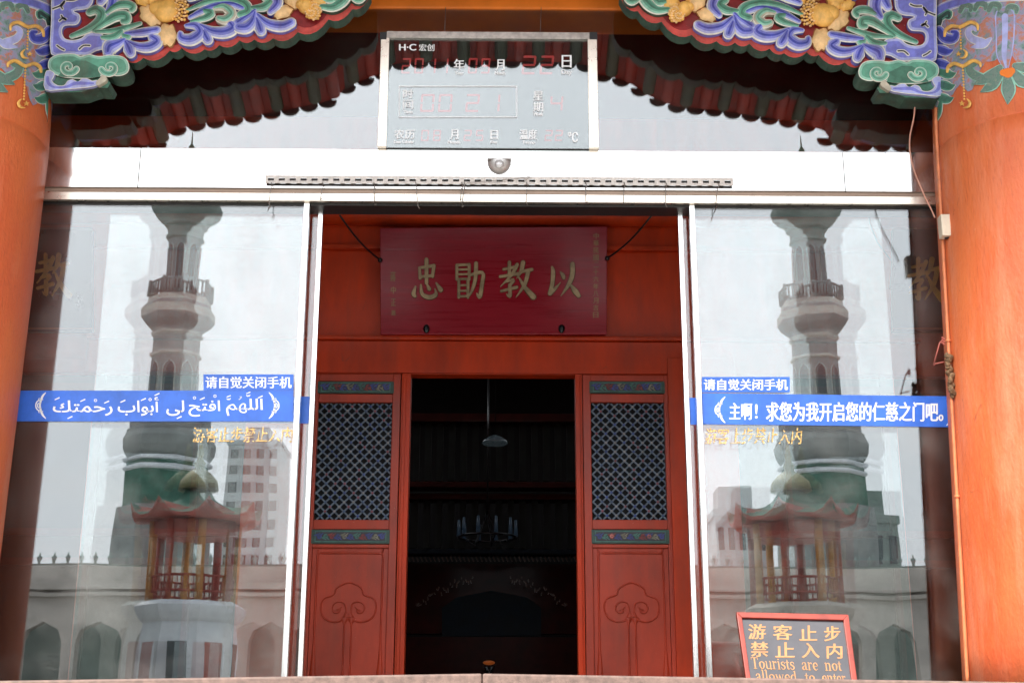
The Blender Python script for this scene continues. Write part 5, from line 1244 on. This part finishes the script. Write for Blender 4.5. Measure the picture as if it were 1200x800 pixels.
def pavilion(cpx, lab, pedmat):
    d = 17.0; c = VP(cpx, 640, d)
    o = thing('garden_pavilion', (c.x, -d, -1.9), lab, 'pavilion', 'small pavilions in the courtyard')
    Zp = lambda py: VP(585, py, d - .8).z; r = lambda h: vrad(h*1.12, 620, d)
    b = MB(); b.lathe([(r(52), -1.9), (r(52), Zp(760)), (r(50), Zp(745)), (r(48), Zp(728)), (r(52), Zp(724)), (r(56), Zp(716)), (r(58), Zp(708)), (r(50), Zp(702))], (c.x, c.y), n=8, smooth=False, rot=R(22.5)); b.build('pedestal', MAT[pedmat], o)
    for k in range(8):
        a = k*math.pi/4; n_ = Vector((math.cos(a), math.sin(a), 0)); t_ = Vector((-n_.y, n_.x, 0)); p = Vector((c.x, c.y, 0)) + n_*(r(51)*math.cos(R(22.5)))
        b = MB(); hw_ = r(10); pts = [(-hw_, Zp(800)), (hw_, Zp(800)), (hw_, Zp(752)), (-hw_, Zp(752))]
        fr_ = [p + t_*x + n_*.02 + Vector((0, 0, z)) for x, z in pts]; bk = [v - n_*.06 for v in fr_]
        b.add(fr_+bk, [[0, 1, 2, 3], [7, 6, 5, 4]] + [[i, (i+1) % 4, 4+(i+1) % 4, 4+i] for i in range(4)]); b.build('pedestal_panel', MAT['pavred'] if k % 2 else MAT['glassdark'], o)
    for k in range(8):
        a = R(22.5)+k*math.pi/4; q = Vector((c.x+r(44)*math.cos(a), c.y+r(44)*math.sin(a), 0)); b = MB(); b.tube([q+Vector((0, 0, Zp(703))), q+Vector((0, 0, Zp(606)))], r(4.2), n=10); b.build('post', MAT['ochre' if k % 2 else 'pavred'], o)
    b = MB(); R_ = r(44); z0_, z1__ = Zp(690), Zp(672)
    P = [(c.x + R_*math.cos(R(22.5)+i*math.pi/4), c.y + R_*math.sin(R(22.5)+i*math.pi/4)) for i in range(9)]
    for (xa, ya), (xb, yb) in zip(P, P[1:]):
        for zz in (z0_, z1__): b.tube([(xa, ya, zz), (xb, yb, zz)], .022, n=4)
        for k in range(1, 6): b.tube([(xa+(xb-xa)*k/6, ya+(yb-ya)*k/6, z0_), (xa+(xb-xa)*k/6, ya+(yb-ya)*k/6, z1__)], .014, n=4)
    b.build('balustrade', MAT['pavred'], o)
    b = MB(); b.lathe([(r(45), Zp(622)), (r(46), Zp(606)), (r(40), Zp(604))], (c.x, c.y), n=8, smooth=False, rot=R(22.5)); b.build('fascia', MAT['pavred'], o)
    # roof: concave sides with upturned corners
    b = MB(); nk = 48
    for fr_ in (0, .2, .4, .6, .8, 1.0):
        for k in range(nk):
            a = 2*math.pi*k/nk; cor = abs(((a-R(22.5)) % (math.pi/4)) - math.pi/8)/(math.pi/8)
            rr = r(10) + (r(66) - r(10))*fr_ * (.94 + .10*cor**2)
            z = Zp(562) + (Zp(602)-Zp(562))*(fr_**.55) + (cor**3)*fr_**4*r(16)
            b.v.append(Vector((c.x+rr*math.cos(a), c.y+rr*math.sin(a), z)))
    for i in range(5):
        for k in range(nk):
            a = i*nk+k; q = i*nk+(k+1) % nk; b.f.append([a, q, q+nk, a+nk]); b.m.append(0); b.sm.append(False)
    b.f.append(list(range(nk))); b.m.append(0); b.sm.append(False)
    o2 = len(b.v); b.v += [v - Vector((0, 0, .06)) for v in b.v[5*nk:6*nk]]
    for k in range(nk): b.f.append([5*nk+k, 5*nk+(k+1) % nk, o2+(k+1) % nk, o2+k]); b.m.append(1); b.sm.append(False)
    b.f.append([o2+k for k in range(nk)]); b.m.append(1); b.sm.append(False)
    rf = b.build('roof', [MAT['gtile'], MAT['pavred']], o)
    b = MB(); b.lathe([(r(22), Zp(566)), (r(20), Zp(556)), (r(12), Zp(546)), (r(5), Zp(540)), (r(6), Zp(534)), (r(3), Zp(528)), (r(4), Zp(522)), (r(1), Zp(508))], (c.x, c.y), n=12); b.build('finial', MAT['olive'], rf)
    return o
pavilion(228, 'red posted pavilion with green roof on a white pedestal, mirrored in the left pane', 'palewhite'); pavilion(930, 'red posted pavilion with green roof, mirrored in the right pane', 'plaster')
def block(px0, px1, ytop, d, cols, rows, mat, lab, w0=None):
    a, c = VP(px0, 600, d), VP(px1, 600, d); zt_ = VP(585, ytop, d).z; xl, xr = min(a.x, c.x), max(a.x, c.x)
    o = thing('apartment_block', ((xl+xr)/2, -d, -1.9), lab, 'building')
    b = MB(); b.box(xl, xr, -d-9, -d, -1.9, zt_); b.build('wall', MAT[mat], o)
    b = MB(); b.box(xl-.2, xr+.2, -d-9.2, -d+.2, zt_, zt_+.6); b.box((xl+xr)/2-1.5, (xl+xr)/2+1.5, -d-6, -d-3, zt_+.6, zt_+3); b.build('roof', MAT[mat], o)
    cw_ = (xr-xl)/cols; rh = (zt_ - 1)/rows; me = None
    for i in range(cols):
        for j in range(rows):
            p = Vector((xl+cw_*(i+.5), -d+.03, 1 + rh*(j+.5)))
            if me is None:
                b = MB(); b.box(p.x-cw_*.28, p.x+cw_*.28, -d-.01, -d+.06, p.z-rh*.3, p.z+rh*.25); w_ = b.build('window', MAT['glassdark'], o); me = (w_, p)
            else:
                w2 = me[0].copy(); C.objects.link(w2); w2.parent = o; w2.location = p - me[1]
    return o
block(262, 325, 522, 180, 4, 16, 'tower', 'tall pale apartment tower mirrored at the right of the left pane')
block(838, 900, 603, 110, 5, 5, 'tower', 'low pale block with terrace mirrored at the left of the right pane')
block(1000, 1050, 612, 95, 3, 4, 'plasterg', 'low grey block mirrored at the right of the right pane')

for s_ in (-1, 1):  # unseen blocks, added to keep side light off the pillars
    o = thing('side_light_block', (s_*11.8, -10, -1.9), 'unseen grey block added to cut side light along the ' + ('left' if s_ < 0 else 'right') + ' side of the courtyard', 'building')
    b = MB(); b.box(s_*9.5, s_*14, -18, -2.8, -1.9, 5.2); b.build('wall', MAT['stone2'], o)
    b = MB(); b.hexa([(s_*9.2, -18.4, 5.2), (s_*14.4, -18.4, 5.2), (s_*14.4, -2.6, 5.2), (s_*9.2, -2.6, 5.2), (s_*11.7, -18.4, 7), (s_*11.9, -18.4, 7), (s_*11.9, -2.6, 7), (s_*11.7, -2.6, 7)]); b.build('roof', MAT['rooftile'], o)
